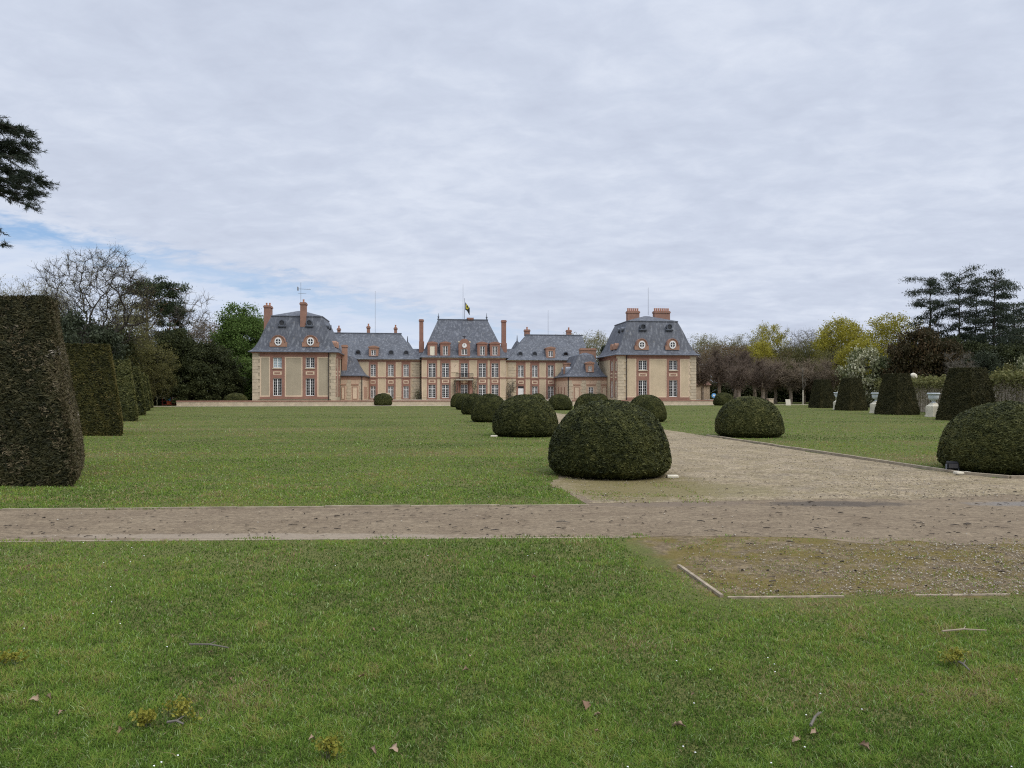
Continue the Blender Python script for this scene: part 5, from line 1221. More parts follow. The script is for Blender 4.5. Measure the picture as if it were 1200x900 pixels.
put(T['bare'], 115, 286, 75, 'tall bare spreading tree rising behind the left yew blocks', None, 128, 0.4)
LG = 'bare trees behind the left yew blocks'
put(T['bare2'], 35, 322, 90, 'fine bare tree above the top of the huge left yew block', LG, 70)
put(T['bare2'], -20, 318, 92, 'bare tree partly outside the left frame edge', LG, 80)
put(T['bare2'], 62, 326, 98, 'thin bare tree left of the tall spreading tree', LG, 60)
put(T['slim'], 222, 333, 104, 'slender pale bare tree leaning right behind the dark yews', LG, 46, 0.3)
BG_ = 'budding trees behind the left yew blocks'
put(T['budding'], 150, 345, 92, 'greyish budding tree beneath the scots pine crown', BG_, 66)
put(T['budding'], 205, 385, 112, 'pale budding tree seen between pine and dark yews', BG_, 60)
put(T['olive'], 138, 378, 82, 'olive budding small tree behind the second yew block', BG_, 75)
put(T['olive'], 172, 390, 86, 'olive budding small tree with low branches over the farther yew blocks', BG_, 62)
put(T['olive'], 184, 424, 85, 'low olive spray of young leaves by the last yew block', BG_, 40)
put(T['olive'], 112, 392, 80, 'olive budding tree beneath the tall bare tree', BG_, 70)
put(T['rust'], 240, 372, 110, 'rusty brown budding tree left of the leafy green tree', BG_, 66)
put(T['rust'], 262, 385, 122, 'rusty budding tree further back beside the leafy green tree', BG_, 60)
put(T['budding'], 232, 396, 104, 'pale green budding tree between the two dark yews', BG_, 50)
put(T['green'], 286, 358, 106, 'bright leafy green tree touching the left pavilion', 'leafy trees by the left pavilion', 62)
put(T['lowgreen'], 281, 420, 98, 'bright leafy shrub low beside the left pavilion wall', 'leafy trees by the left pavilion', 44)
put(T['lowgreen'], 300, 425, 112, 'leafy shrub hidden behind the left pavilion corner', 'leafy trees by the left pavilion', 40)
YG = 'dark yews left of the terrace wall'
put(T['yew'], 203, 386, 90, 'tall dark yew tree behind the red barrier', YG, 64)
put(T['yew'], 243, 402, 92, 'broad dark yew tree left of the terrace dome', YG, 72)
put(T['yew'], 222, 420, 89, 'dark yew bush filling between the two taller yews', YG, 60)
put(T['yew'], 165, 405, 95, 'dark yew behind the farther yew blocks', YG, 60)
put(T['yew'], 262, 428, 94, 'low dark yew next to the bright leafy shrub', YG, 40)
put(T['conbush'], 98, 366, 50, 'blue-green conifer filling the gap above the second yew block', None, 78)
put(T['conbush'], 62, 372, 60, 'blue-green conifer hidden behind the huge yew block', None, 80)
put(T['yew'], 120, 380, 80, 'dark yew behind the second yew block', YG, 80)
put(T['yew'], 20, 362, 60, 'dark yew behind the huge left yew block', YG, 90)

def make_pine(label, seed, H):
    rs = np.random.RandomState(seed); segs = []; P = []; Tt = []
    pts = [np.array([0.25*math.sin(t*3)+0.4*t*t, 0.1*math.sin(t*5), H*0.93*t]) for t in np.linspace(0,1,11)]
    for i in range(10): segs.append((pts[i],pts[i+1],0.26*(1-0.075*i),0.26*(1-0.075*(i+1))))
    for (t, az, L, rise, cr) in ((0.62,0.0,3.6,0.35,0.8),(0.66,3.0,2.2,0.6,0.75),(0.72,0.5,4.6,0.30,0.95),(0.76,2.2,2.4,0.7,0.85),(0.80,5.5,3.4,0.5,0.9),(0.85,0.1,3.4,0.6,1.0),(0.88,3.6,2.0,0.7,0.9),(0.92,1.5,1.6,0.8,0.9),(0.95,0.3,2.0,0.5,0.9),(0.97,4.0,1.2,0.8,0.85),(0.55,0.2,4.2,0.15,0.7)):
        o = np.array([np.interp(t,np.linspace(0,1,11),[p[j] for p in pts]) for j in range(3)]); d = nrm(np.array([math.cos(az),math.sin(az),rise])); p = o
        for i in range(5):
            d = nrm(d+rs.normal(size=3)*0.16+np.array([0,0,0.03])); q = p+d*L/5; segs.append((p,q,0.085*(1-i/6),0.085*(1-(i+1)/6)))
            if i >= 2:
                for _ in range(4):
                    c = q+rs.normal(size=3)*np.array([0.55,0.55,0.2]); m = 90; tt = rs.rand()*0.4
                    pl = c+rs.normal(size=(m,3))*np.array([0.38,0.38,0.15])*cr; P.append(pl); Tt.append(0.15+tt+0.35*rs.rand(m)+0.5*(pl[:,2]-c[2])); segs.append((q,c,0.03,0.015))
            p = q
    root = thing('pine_tree', label, 'tree'); V, Fq = tubes(segs, 6); link('trunk', mesh_np('trunk', V, [Fq], smooth=True), M['bark_red'], root)
    P = np.concatenate(P); LV, LF = leaf_tris(P, 0.26, rs, 0.3, quad=True); link('crown', mesh_np('crown', LV, [LF], np.repeat(np.concatenate(Tt),4)), M['pine'], root)
    root['_h'] = H; root['_w'] = 8.0; return root
pn = make_pine('', 5, 13.0)
put(pn, 168, 325, 96, 'scots pine with reddish trunk and layered crown above the left blocks', None, 82, 0.0)
put(pn, 196, 352, 102, 'second smaller scots pine crown right of the first', None, 52, 1.0)

# far belt on the left and behind the house
FB = 'far budding trees along the park edge'
for i, (px, top, d, kk, wpx) in enumerate(((-60,360,120,'budding',70),(10,372,130,'budding',70),(60,380,135,'rust',70),(110,385,130,'budding',70),(160,388,135,'rust',60),(215,405,140,'budding',60),(255,410,140,'budding',60),(290,400,135,'green',50),(185,415,125,'pinebelt',40),(90,390,120,'pinebelt',40),(30,380,115,'pinebelt',46),(-40,370,100,'pinebelt',56),(-90,350,95,'yew',110))):
    put(T[kk], px, top, d, 'distant tree in the hazy belt at the left park edge', 'distant trees at the left park edge', wpx)

# ------------------------------------------------------------------ right side trees
put(T['budding'], 700, 387, 128, 'budding tree above the roof of the right link wing', FB, 46)
put(T['budding'], 672, 390, 140, 'budding tree behind the right end of the main house', FB, 56)
put(T['bare2'], 640, 394, 150, 'bare tree just showing over the main roof', FB, 50)
cd0 = make_cedar('cedar_tree', '', 87, 10.0, 3.6, M['conifer'], M['bark_dark'], 0.08, 0.28, 70, 60, 0, False)
put(cd0, 708, 404, 116, 'dark layered conifer squeezed between link wing and right pavilion', None, 40)
put(T['budding'], 825, 391, 135, 'greyish budding tree right behind the right pavilion', FB, 60)
put(T['bare2'], 850, 393, 140, 'pale bare tree over the left end of the limes', FB, 56)
put(T['budding'], 872, 391, 138, 'olive budding tree over the middle limes', FB, 56)
put(T['rust'], 845, 400, 122, 'purplish rusty tree behind the left limes', FB, 66)
put(T['rust'], 880, 402, 124, 'rusty budding tree behind the middle limes', FB, 60)
put(T['rust'], 915, 405, 126, 'rusty budding tree below the first yellow maple', FB, 60)
YM = 'yellow flowering maples at the right'
put(T['yellow2'], 905, 379, 130, 'pale yellow maple standing left, over the clipped limes', YM, 44)
put(T['slim'], 938, 380, 128, 'thin bare tree right of the pale yellow maple', None, 36)
put(T['bare2'], 948, 384, 130, 'bare tree with a few buds between the maples', FB, 40)
put(T['yellow'], 890, 400, 118, 'low yellow maple peeping just over the limes', YM, 46)
put(T['yellow'], 985, 373, 112, 'large yellow maple left of the dark cedars', YM, 72)
put(T['yellow2'], 1040, 368, 104, 'brightest yellow maple touching the dark cedars', YM, 74)
put(T['yellow'], 1008, 398, 96, 'low yellow maple above the white blossom shrub', YM, 60)
put(T['olive'], 960, 393, 118, 'olive tree in the dip left of the large yellow maple', FB, 60)
put(T['olive'], 930, 402, 116, 'olive tree just over the clipped lime top', FB, 56)
put(T['olive'], 975, 405, 104, 'olive tree at the right end of the limes', FB, 56)
put(T['magnolia'], 1015, 408, 80, 'white blossoming shrub above the garden wall by the maples', 'blossom shrubs over the garden wall', 62)
put(T['magnolia'], 1040, 418, 78, 'white blossoming shrub against the dark brown yew', 'blossom shrubs over the garden wall', 46)
put(T['magnolia'], 1204, 418, 66, 'white blossoming shrub cut by the right frame edge', 'blossom shrubs over the garden wall', 44)
put(T['brownyew'], 1080, 388, 76, 'dark brown rounded yew below the leftmost cedar', None, 74)
put(T['brownyew'], 1112, 402, 74, 'dark brown yew behind the largest pyramid', None, 56)
DG = 'dark evergreens behind the garden wall'
put(T['yew'], 1140, 400, 82, 'dark evergreen below the middle cedars', DG, 66)
put(T['yew'], 1180, 405, 78, 'dark evergreen below the right cedar', DG, 70)
put(T['yew'], 1222, 392, 80, 'dark evergreen at the right frame edge', DG, 70)
put(T['yew'], 1110, 395, 92, 'dark evergreen under the leftmost cedar', DG, 60)
put(T['conbush'], 1150, 412, 72, 'blue-green shrub over the wall behind the largest pyramid', DG, 50)
put(T['slim'], 1126, 408, 68, 'small pale bare tree in front of the dark evergreens', None, 30)
put(T['olivebush'], 1185, 428, 66, 'olive shrub over the ivy of the garden wall', None, 34)
put(T['bare2'], 1196, 355, 120, 'bare tree right of the cedars', FB, 60)
put(T['bare2'], 1240, 350, 110, 'bare tree outside the right edge', FB, 70)
cdr = [make_cedar('cedar_tree', '', 91+i, 18.0, 5.2, M['conifer'], M['bark_dark'], cl_, 0.32, 80, nb, ln) for i, (cl_, nb, ln) in enumerate(((0.40,38,0.0),(0.34,42,0.01),(0.2,58,-0.01),(0.55,16,0.05)))]
CG = 'tall dark cedars on the right'
put(cdr[0], 1090, 321, 98, 'leftmost of the tall dark cedars with flat shelves of needles', CG, 45, 0.0)
put(cdr[1], 1124, 317, 96, 'middle tall dark cedar with a flat tufted top', CG, 44, 1.0)
put(cdr[2], 1165, 318, 94, 'rightmost broad dark cedar with foliage nearly to the ground', CG, 54, 2.0)
put(cdr[3], 1141, 345, 99, 'thin leaning cedar trunk between the middle and right cedars', CG, 46, 0.0)
put(cdr[2], 1188, 352, 104, 'lower dark cedar at the right shoulder of the group', CG, 56, 4.0)
for i, (px, top, d, kk, wpx) in enumerate(((740,405,150,'budding',60),(780,405,150,'budding',60),(830,412,150,'rust',60),(870,415,150,'budding',60),(910,410,150,'olive',60),(950,412,145,'olive',60),(990,405,140,'olive',60),(1030,400,140,'budding',60),(1070,400,135,'pinebelt',60),(1110,395,130,'pinebelt',60),(1150,390,130,'pinebelt',60),(1190,385,125,'pinebelt',60),(1230,380,120,'pinebelt',60),(1290,380,110,'budding',90),(1330,370,90,'yew',120))):
    put(T[kk], px, top, d, 'distant tree in the belt at the right park edge', 'distant trees at the right park edge', wpx)

# clipped limes: knobbly trunks and a box of twigs
def make_lime(seed, H, Wd, Dp, zlow, label, purple):
    rs = np.random.RandomState(seed); limb = []; tw = []; ends = []
    pts = [np.array([rs.normal()*0.05,rs.normal()*0.05,z]) for z in np.linspace(0,zlow,5)]; pts[0] = np.zeros(3)
    limb += [(pts[i],pts[i+1],0.26-0.02*i,0.24-0.02*i) for i in range(4)]
    for b in range(11):
        az = b*2.4+rs.normal()*0.3; p = pts[3]+(pts[4]-pts[3])*rs.rand(); tgt = np.array([math.cos(az)*Wd*0.5*(0.45+0.5*rs.rand()), math.sin(az)*Dp*0.5*(0.4+0.5*rs.rand()), zlow+(H-zlow)*(0.15+0.65*rs.rand())])
        for i in range(5):
            q = p+(tgt-p)/(5-i)+rs.normal(size=3)*0.14; limb.append((p,q,0.15*(1-i*0.15),0.15*(1-(i+1)*0.15))); p = q; ends.append(q)
    ends = np.array(ends)
    for _ in range(1900):
        e = ends[rs.randint(len(ends))]; d = nrm(rs.normal(size=3)*np.array([1,1,0.8])+np.array([0,0,0.45])); L = 0.5+1.0*rs.rand(); m = e+d*L*0.5; q = m+nrm(d+rs.normal(size=3)*0.35)*L*0.5
        q = np.array([np.clip(q[0],-Wd/2,Wd/2), np.clip(q[1],-Dp/2,Dp/2), min(q[2],H)]); m = np.array([np.clip(m[0],-Wd/2,Wd/2), np.clip(m[1],-Dp/2,Dp/2), min(m[2],H)])
        tw += [(e,m,0.020,0.015),(m,q,0.015,0.009)]
    root = thing('clipped_lime', label, 'tree', (0,0,0), 0, 'clipped bare limes right of the house')
    V, Fq = tubes(limb, 7); link('trunk', mesh_np('trunk', V, [Fq], smooth=True), M['bark_lime'], root)
    V, Fq = tubes(tw, 3); link('crown', mesh_np('crown', V, [Fq]), M['twig_purple'] if purple else M['twig_tan'], root)
    root['_h'] = H; root['_w'] = Wd; return root
lm = [make_lime(101, 6.6, 5.2, 4.0, 2.4, '', True), make_lime(102, 6.6, 5.2, 4.0, 2.5, '', False)]
for i, (px, top, d, q, wpx) in enumerate(((823,405,104,0,40),(843,402,106,0,44),(862,404,106,0,44),(866,416,97,0,46),(884,406,108,0,46),(894,416,98,0,50),(898,415,103,1,46),(909,415.5,101,1,46),(926,415,99,1,50),(942,415,104,1,46),(958,415,100,1,46),(972,415,97,1,40))):
    put(lm[q], px, top, d, ('purple-twigged clipped lime in the left part of the row' if q == 0 else 'tan-twigged clipped lime in the flat-topped right part of the row'), 'clipped bare limes left part' if q == 0 else 'clipped bare limes right part', wpx, i*1.57)
# dark hedge behind the limes
rs = np.random.RandomState(44); n = 34000
hx0, hx1 = wx(800,116), wx(985,116); P = np.stack([rs.uniform(hx0,hx1,n), 116+rs.normal(size=n)*0.7, 3.1*np.sqrt(rs.rand(n))], 1); LV, LF = leaf_tris(P, 0.24, rs, 0.6, quad=True)
hd = link('hedge', mesh_np('hedge', LV, [LF], np.repeat(0.3+0.6*rs.rand(n),4)), M['dark']); tag(hd, 'dark clipped hedge in shade behind the bare limes', 'hedge')
# pale outbuilding glimpsed through the limes
ob = thing('outbuilding', 'pale low building glimpsed through the leftmost limes', 'building', (wx(822,111),111,0))
mb = MB(); mb.box(-1.3,1.3,0,3.4,-0.1,2.7); mb.build('wall', M['pale'], ob)
mb = MB(); mb.rings([(-1.5,1.5,-0.2,3.6,2.702),(-1.5,1.5,-0.2,3.6,2.8),(-0.8,0.8,1.6,1.8,3.9)]); mb.build('roof', M['brick_dull'], ob)
# boundary wall farther back right
bw_ = thing('boundary_wall', 'old wall with tiled coping seen between the lime trunks', 'wall', (wx(930,118),118,0))
mb = MB(); mb.box(-9,9,0,0.4,-0.1,2.9); mb.build('wall', M['stone_grey'], bw_); mb = MB(); mb.box(-9.1,9.1,-0.15,0.55,2.902,3.1); mb.build('coping', M['brick_dull'], bw_)
# young tree with pale guard and small things by the limes
yt = thing('young_tree', 'thin young tree in a pale trunk guard before the dark hedge', 'tree', (wx(941,90),90,0))
mb = MB(); mb.tube((0,0,-0.05),(0,0,1.9),0.075,0.07,8); mb.build('trunk_guard', M['ped'], yt); sg, tp = grow(5, 4.5, maxlev=2, trunk_r=0.045, L0=0.9, kids=(2,2), clear=0.4, spread=0.5, ratio=0.35)
V, Fq = tubes([(s[0],s[1],max(s[2],.012),max(s[3],.012)) for s in sg], 4); link('trunk', mesh_np('trunk', V, [Fq]), M['bark_grey'], yt)
M['bluesign'] = plain('blue_sign', (0.12, 0.34, 0.62), 0.4, 0.05)
sg_ = thing('sign', 'round blue and white sign on a post right of the right pavilion', 'sign', (wx(836.5,93),93,0))
mb = MB(); mb.tube((0,0,-0.05),(0,0,1.35),0.03); mb.build('post', M['mast'], sg_)
mb = MB(); mb.prism([(0.3*math.cos(2*math.pi*i/24),1.2+0.3*math.sin(2*math.pi*i/24)) for i in range(24)], lambda a,z,d: (a,d,z), -0.06, -0.035); fa = mb.build('sign_face', M['bluesign'], sg_)
mb = MB(); mb.box(-0.13,0.13,-0.075,-0.062,1.1,1.32); mb.build('sign_symbol', M['white'], fa)
af = thing('board_sign', 'small pale leaning board on the gravel before the limes', 'sign', (wx(924,88),88,0))
mb = MB(); mb.add([(-0.3,0,0),(0.3,0,0),(0.3,0.2,0.75),(-0.3,0.2,0.75),(-0.3,0.04,0),(0.3,0.04,0),(0.3,0.24,0.75),(-0.3,0.24,0.75)], [(0,1,2,3),(4,7,6,5),(0,3,7,4),(1,5,6,2),(3,2,6,7),(0,4,5,1)]); mb.build('panel', M['ped'], af)
mb = MB(); mb.tube((-0.25,0.22,0.7),(-0.3,0.55,0),0.02); mb.tube((0.25,0.22,0.7),(0.3,0.55,0),0.02); mb.build('strut', M['bark_grey'], af)
# red and white site barrier on the far left
M['red'] = plain('red_paint', (0.32, 0.07, 0.05), 0.6, 0.15); M['orange'] = plain('orange_paint', (0.55, 0.12, 0.05), 0.6, 0.1)
br_ = thing('barrier', 'red site barrier with white bands and blue board left of the terrace', 'barrier', (wx(196,86),86.5,0))
mb = MB()
for z in (0.15,0.55,0.95): mb.tube((-0.85,0,z),(0.85,0,z),0.05,n=8)
for x in (-0.85,-0.3,0.3,0.85): mb.tube((x,0,0),(x,0,1.05),0.045,n=8)
mb.build('frame', M['red'], br_)
mb = MB(); mb.box(-0.3,0.25,-0.09,-0.06,0.6,1.0); mb.build('board', M['bluesign'], br_); mb = MB(); mb.box(-0.22,0.2,-0.09,-0.06,0.12,0.55); mb.build('board', M['orange'], br_)
mb = MB()
for x in (-0.6,0.5): mb.box(x-0.12,x+0.12,-0.075,-0.055,0.88,1.02)
mb.build('reflective_band', M['white'], br_)
rf_ = thing('fence', 'dark red low fence running left from the site barrier', 'fence', (wx(184,89),89,0))
mb = MB()
for i in range(8): mb.tube((-1.7-i*1.2+1.4,0,0),(-1.7-i*1.2+1.4,0,1.0),0.05,n=6)
mb.build('posts', M['red'], rf_)
mb = MB()
for z in (0.3,0.62,0.92): mb.box(-8.8,-0.35,-0.03,0.03,z-0.1,z+0.04)
mb.build('rails', M['red'], rf_)

# floodlight and small white slab by the near domes
k = NT('lamp_glass'); M['lamp'] = k.pbr((0.05,0.05,0.055), 0.15, 0.5)
fl_ = thing('floodlight', 'black ground floodlight tucked under the right frame-edge dome', 'lamp', (wx(1116,15.0),15.0,0), -0.3); fl_.scale = (0.85,0.85,0.85)
mb = MB(); mb.rings([(-0.10,0.10,-0.06,0.05,0.06),(-0.12,0.12,-0.09,0.07,0.10),(-0.12,0.12,-0.075,0.09,0.24),(-0.10,0.10,-0.05,0.08,0.27)]); mb.build('housing', M['iron'], fl_)
mb = MB(); mb.box(-0.1,0.1,-0.105,-0.09,0.11,0.22); mb.build('lens', M['lamp'], fl_)
mb = MB(); mb.box(-0.14,-0.122,-0.03,0.03,0.0,0.2); mb.box(0.122,0.14,-0.03,0.03,0.0,0.2); mb.box(-0.14,0.14,-0.03,0.03,0.0,0.018); mb.build('bracket', M['mast'], fl_)
for (px, py, w_, lab) in ((788,560,0.11,'flat white slab beside the largest dome on the moss'),(1128,556,0.15,'flat pale slab beside the black floodlight'),(579,512,0.13,'flat pale slab at the left foot of the second dome')):
    x, y = gp(px, py); mb = MB(); mb.rings([(-w_,w_,-0.07,0.07,0.0),(-w_,w_,-0.07,0.07,0.035),(-w_+0.015,w_-0.015,-0.055,0.055,0.045)]); o = mb.build('stone_slab', M['ped']); o.location = (x,y,0.013); tag(o, lab, 'slab')

# ------------------------------------------------------------------ cedar whose branches enter at the upper left
def near_cedar():
    rs = np.random.RandomState(8); segs = []; P = []; D = []; T_ = []
    X0, Y0 = -17.6, 19.0
    pts = [np.array([X0+0.1*math.sin(t*4), Y0, 15*t]) for t in np.linspace(0,1,9)]
    segs += [(pts[i],pts[i+1],0.55-0.05*i,0.5-0.05*i) for i in range(8)]
    def limb(p0, p1, r, droop, dense, wid):
        p0 = np.array(p0); p1 = np.array(p1); L = np.linalg.norm(p1-p0); n_ = 10; prev = p0
        for i in range(1, n_+1):
            t = i/n_; q = p0+(p1-p0)*t+np.array([0,0,droop*math.sin(t*math.pi)])+rs.normal(size=3)*0.04; segs.append((prev,q,r*(1-0.9*(i-1)/n_),r*(1-0.9*i/n_))); prev = q
            if t < 0.25: continue
            for s in range(dense):
                ax = nrm(p1-p0); side = np.array([ax[1],-ax[0],0])*rs.choice([-1,1]); d = nrm(ax*(0.7+0.5*rs.rand())+side*(0.3+0.8*rs.rand())+np.array([0,0,rs.normal()*0.28])); l = wid*(0.5+0.8*rs.rand())*(1.15-0.6*t); e = q+d*l
                e[2] -= 0.10*l; segs.append((q,e,0.012,0.004))
                m = int(150*l)+8; tt = rs.rand(m); c = q+(e-q)*tt[:,None]+rs.normal(size=(m,3))*0.022; P.append(c); D.append(np.tile(d,(m,1))); T_.append(0.2+0.5*rs.rand(m))
    at = lambda px, py, d: (wx(px,d), d, wz(py,d))
    limb((X0,Y0,8.3), at(43,212,18.6), 0.10, 0.25, 16, 0.8)
    for px_, py_, dd_, dn_, wd_ in ((24,168,18.8,16,0.8),(22,176,19.6,12,0.7),(34,222,19.3,14,0.7),(28,228,18.9,14,0.7),(16,212,18.0,14,0.8),(12,176,19.0,16,0.8),(10,150,18.6,14,0.7)): limb((X0,Y0,wz(py_,dd_)+0.35), at(px_,py_,dd_), 0.08, 0.12, dn_, wd_)
    limb((X0,Y0,8.0), at(28,238,18.2), 0.08, 0.1, 7, 0.6)
    limb((X0,Y0,9.3), at(30,158,19.2), 0.09, 0.1, 10, 0.8)
    limb((X0,Y0,9.0), at(20,185,18.0), 0.08, 0.05, 9, 0.75)
    limb((X0,Y0,9.6), at(18,150,18.4), 0.08, 0.05, 8, 0.7)
    limb((X0,Y0,8.6), at(22,200,19.6), 0.08, 0.05, 9, 0.75)
    limb((X0,Y0,6.4), at(2,288,18.5), 0.07, 0.2, 5, 0.45)
    limb((X0,Y0,6.9), at(-4,268,19.3), 0.07, 0.2, 4, 0.4)
    for i in range(18):
        z = 5+i*0.55; az = 1.2+rs.rand()*3.9; L = 4.2*(1-0.03*i); limb((X0,Y0,z),(X0+L*math.cos(az),Y0+L*math.sin(az),z+0.2),0.09,0.2,5,0.8)
    root = thing('cedar_tree', 'near cedar whose needled branches reach in at the upper left', 'tree', (X0,Y0,0))
    o_ = np.array([X0,Y0,0]); segs = [(s[0]-o_,s[1]-o_,max(s[2],.003),max(s[3],.003)) for s in segs]
    V, Fq = tubes(segs, 5); link('trunk', mesh_np('trunk', V, [Fq], smooth=True), M['bark_dark'], root)
    P = np.concatenate(P)-o_; D = np.concatenate(D); LV, LF = leaf_tris(P, 0.085, rs, 0.16, D, 0.45); link('crown', mesh_np('crown', LV, [LF], np.repeat(np.concatenate(T_),3)), M['conifer'], root)
near_cedar()

# ------------------------------------------------------------------ grass, gravel, litter
k = NT('grass_blades'); t = k.attr('tint')
M['grass'] = k.leaf(k.ramp(t, [(0.0,(0.34,0.43,0.19)),(0.03,(0.34,0.43,0.19)),(0.06,(0.048,0.082,0.015)),(0.3,(0.128,0.225,0.033)),(0.55,(0.195,0.285,0.048)),(0.75,(0.27,0.275,0.068)),(0.88,(0.28,0.215,0.095)),(1.0,(0.36,0.28,0.16))]), 0.4, 0.75, 0.08)
def lawn_mask(X, Y):
    X = X+(vn(X,Y,0.45,61)-0.5)*0.34+(vn(X,Y,0.12,62)-0.5)*0.14; Y = Y+(vn(X,Y,0.5,63)-0.5)*0.16+(vn(X,Y,0.15,64)-0.5)*0.10
    front_ = (Y < yf(X)+0.03) & ~((X+(vn(X,Y,0.3,71)-0.5)*0.5 > 1.66-(Y-5.86)*0.10) & (Y+(vn(X,Y,0.3,72)-0.5)*0.4 > 5.93) & (X < 9.2))
    lft = (Y > yb(X)+0.05) & (X < left_edge(Y)-0.03)
    rgt = (X > right_edge(np.maximum(Y,14.5))+0.08) & (Y > np.where(X < 9.6, 14.6, 13.98-(X-9.6)*0.02))
    return front_ | ((lft | rgt) & (court_v(X, Y) < 85.3))
def blades(n, dmin, dmax, seed, hmul=1.0, mask=lawn_mask, wmul=1.0, tb=0.0, hbase=0.05):
    rs = np.random.RandomState(seed); d = 1/(1/dmax+(1/dmin-1/dmax)*rs.rand(n)) if True else 0
    a = rs.uniform(-0.80, 0.80, n); X = a*d; Y = d; m = mask(X, Y); X, Y, d = X[m], Y[m], d[m]; n = len(X)
    # worn and mossy places are thin; clumps are taller
    big = vn(X,Y,2.2,1); mid = vn(X,Y,0.5,2)*0.6+vn(X,Y,0.22,12)*0.4; sm = vn(X,Y,0.12,3)*0.65+vn(X,Y,0.05,13)*0.35; far = vn(X*0.12,Y,1.6,4)
    edge = np.zeros(n)
    e1 = np.clip(1-np.abs(Y-yf(X))/0.35,0,1)*(Y < yf(X)); e2 = np.clip(1-np.abs(Y-yb(X))/0.9,0,1)*(Y > yb(X))*(X < 2)
    e3 = np.clip(1-np.hypot(np.maximum(1.6-X,0), np.maximum(5.8-Y,0))/0.55,0,1)*(Y < 8.3)*(Y > 4)
    e4 = np.clip(1-np.abs(X-right_edge(np.maximum(Y,14.5)))/1.2,0,1)*(Y > 14)
    edge = np.maximum.reduce([e1*0.6,e2*0.75,e3*0.9,e4*0.6])
    keep = (rs.rand(n) > edge*0.55) & (rs.rand(n) < 0.33+1.15*np.clip(sm*0.6+mid*0.5-0.1,0,1)); X, Y, d, big, mid, sm, far, edge = [q[keep] for q in (X,Y,d,big,mid,sm,far,edge)]; n = len(X)
    h = hbase*hmul*(0.5+0.65*rs.rand(n))*(0.6+0.75*mid)*(1-0.5*edge); h *= 0.7+0.7*np.clip(sm*1.6-0.3,0,1); tall = rs.rand(n) < 0.02; h[tall] *= 1.8
    w = np.maximum(0.0035, d*0.00115)*wmul*(0.7+0.6*rs.rand(n)); az = rs.rand(n)*6.283; lean = h*(0.35+1.5*rs.rand(n)**1.2)
    ba = az+1.57+rs.normal(size=n)*0.5
    ax, ay = np.cos(ba)*w/2, np.sin(ba)*w/2; lx, ly = np.cos(az)*lean, np.sin(az)*lean
    z0 = np.full(n, -0.004)
    mx, my, mz = X+lx*0.35, Y+ly*0.35, h*0.62
    V = np.stack([np.stack([X-ax,Y-ay,z0],1), np.stack([X+ax,Y+ay,z0],1), np.stack([mx+ax*0.8,my+ay*0.8,mz],1), np.stack([mx-ax*0.8,my-ay*0.8,mz],1), np.stack([X+lx,Y+ly,h*0.95],1)],1).reshape(-1,3)
    b = (np.arange(n)*5)[:,None]; Q = b+np.array([[0,1,2,3]]); Tr = b+np.array([[3,2,4]])
    fs = np.clip((Y-10)/8, 0, 1); strip = vn(X*0.05, Y*0.35, 1.0, 6); t = -0.03+0.52*rs.rand(n)**1.15+0.62*(mid-0.40)+0.40*(big-0.4)+0.66*(sm-0.5)*(1-0.5*fs)+tb+fs*(0.05+0.62*(strip-0.43)+0.5*np.clip((far-0.5)*2,0,1)+0.35*(vn(X,Y,6.0,8)-0.5))+0.34*edge*rs.rand(n)
    dead = rs.rand(n) < 0.03+0.30*np.clip((vn(X,Y,0.8,41)-0.60)*4,0,1)*(0.4+sm); t[dead] = 0.85+0.15*rs.rand(dead.sum())
    t = np.clip(t, 0.07, 1); t[rs.rand(n) < 0.055] = 0.01
    return V, Q, Tr, np.repeat(t,5)
def add_blades(name, label, parts):
    Vs, Qs, Ts, tt = [], [], [], []; o = 0
    for V, Q, Tr, t in parts: Vs.append(V); Qs.append(Q+o); Ts.append(Tr+o); tt.append(t); o += len(V)
    ob_ = link(name, mesh_np(name, np.concatenate(Vs), [np.concatenate(Qs), np.concatenate(Ts)], np.concatenate(tt)), M['grass']); ob_['kind'] = 'stuff'; ob_['label'] = label; ob_['category'] = 'grass'; return ob_
NEAR, FAR_ = 620000, 300000
add_blades('grass', 'short mown green grass of the lawns', [blades(NEAR, 2.3, 10.5, 1, wmul=0.9, hbase=0.025), blades(FAR_, 10, 90, 2, 1.0, wmul=0.95, hbase=0.027)])
def bed_mask(X, Y): return (((X > 1.72) & (Y > 5.9) & (Y < 8.2) & (X < 9)) & (vn(X,Y,0.22,21)+0.35*np.clip(1-(Y-5.9)/1.0,0,1)+0.35*np.clip(1-(X-1.7)/1.2,0,1) > 0.56)) | (((X > 1.0) & (X < 3.1) & (Y > 10.8) & (Y < 14)) & (vn(X,Y,0.4,22) > 0.5)) | ((np.abs(Y-yf(X)-0.06) < 0.12) & (X > 1.4) & (vn(X,Y,0.25,23) > 0.6))
add_blades('moss_tufts', 'sparse yellowish moss and grass tufts on the gravel beds', [blades(140000, 5.6, 15, 7, 0.55, bed_mask, 1.0, 0.22)])
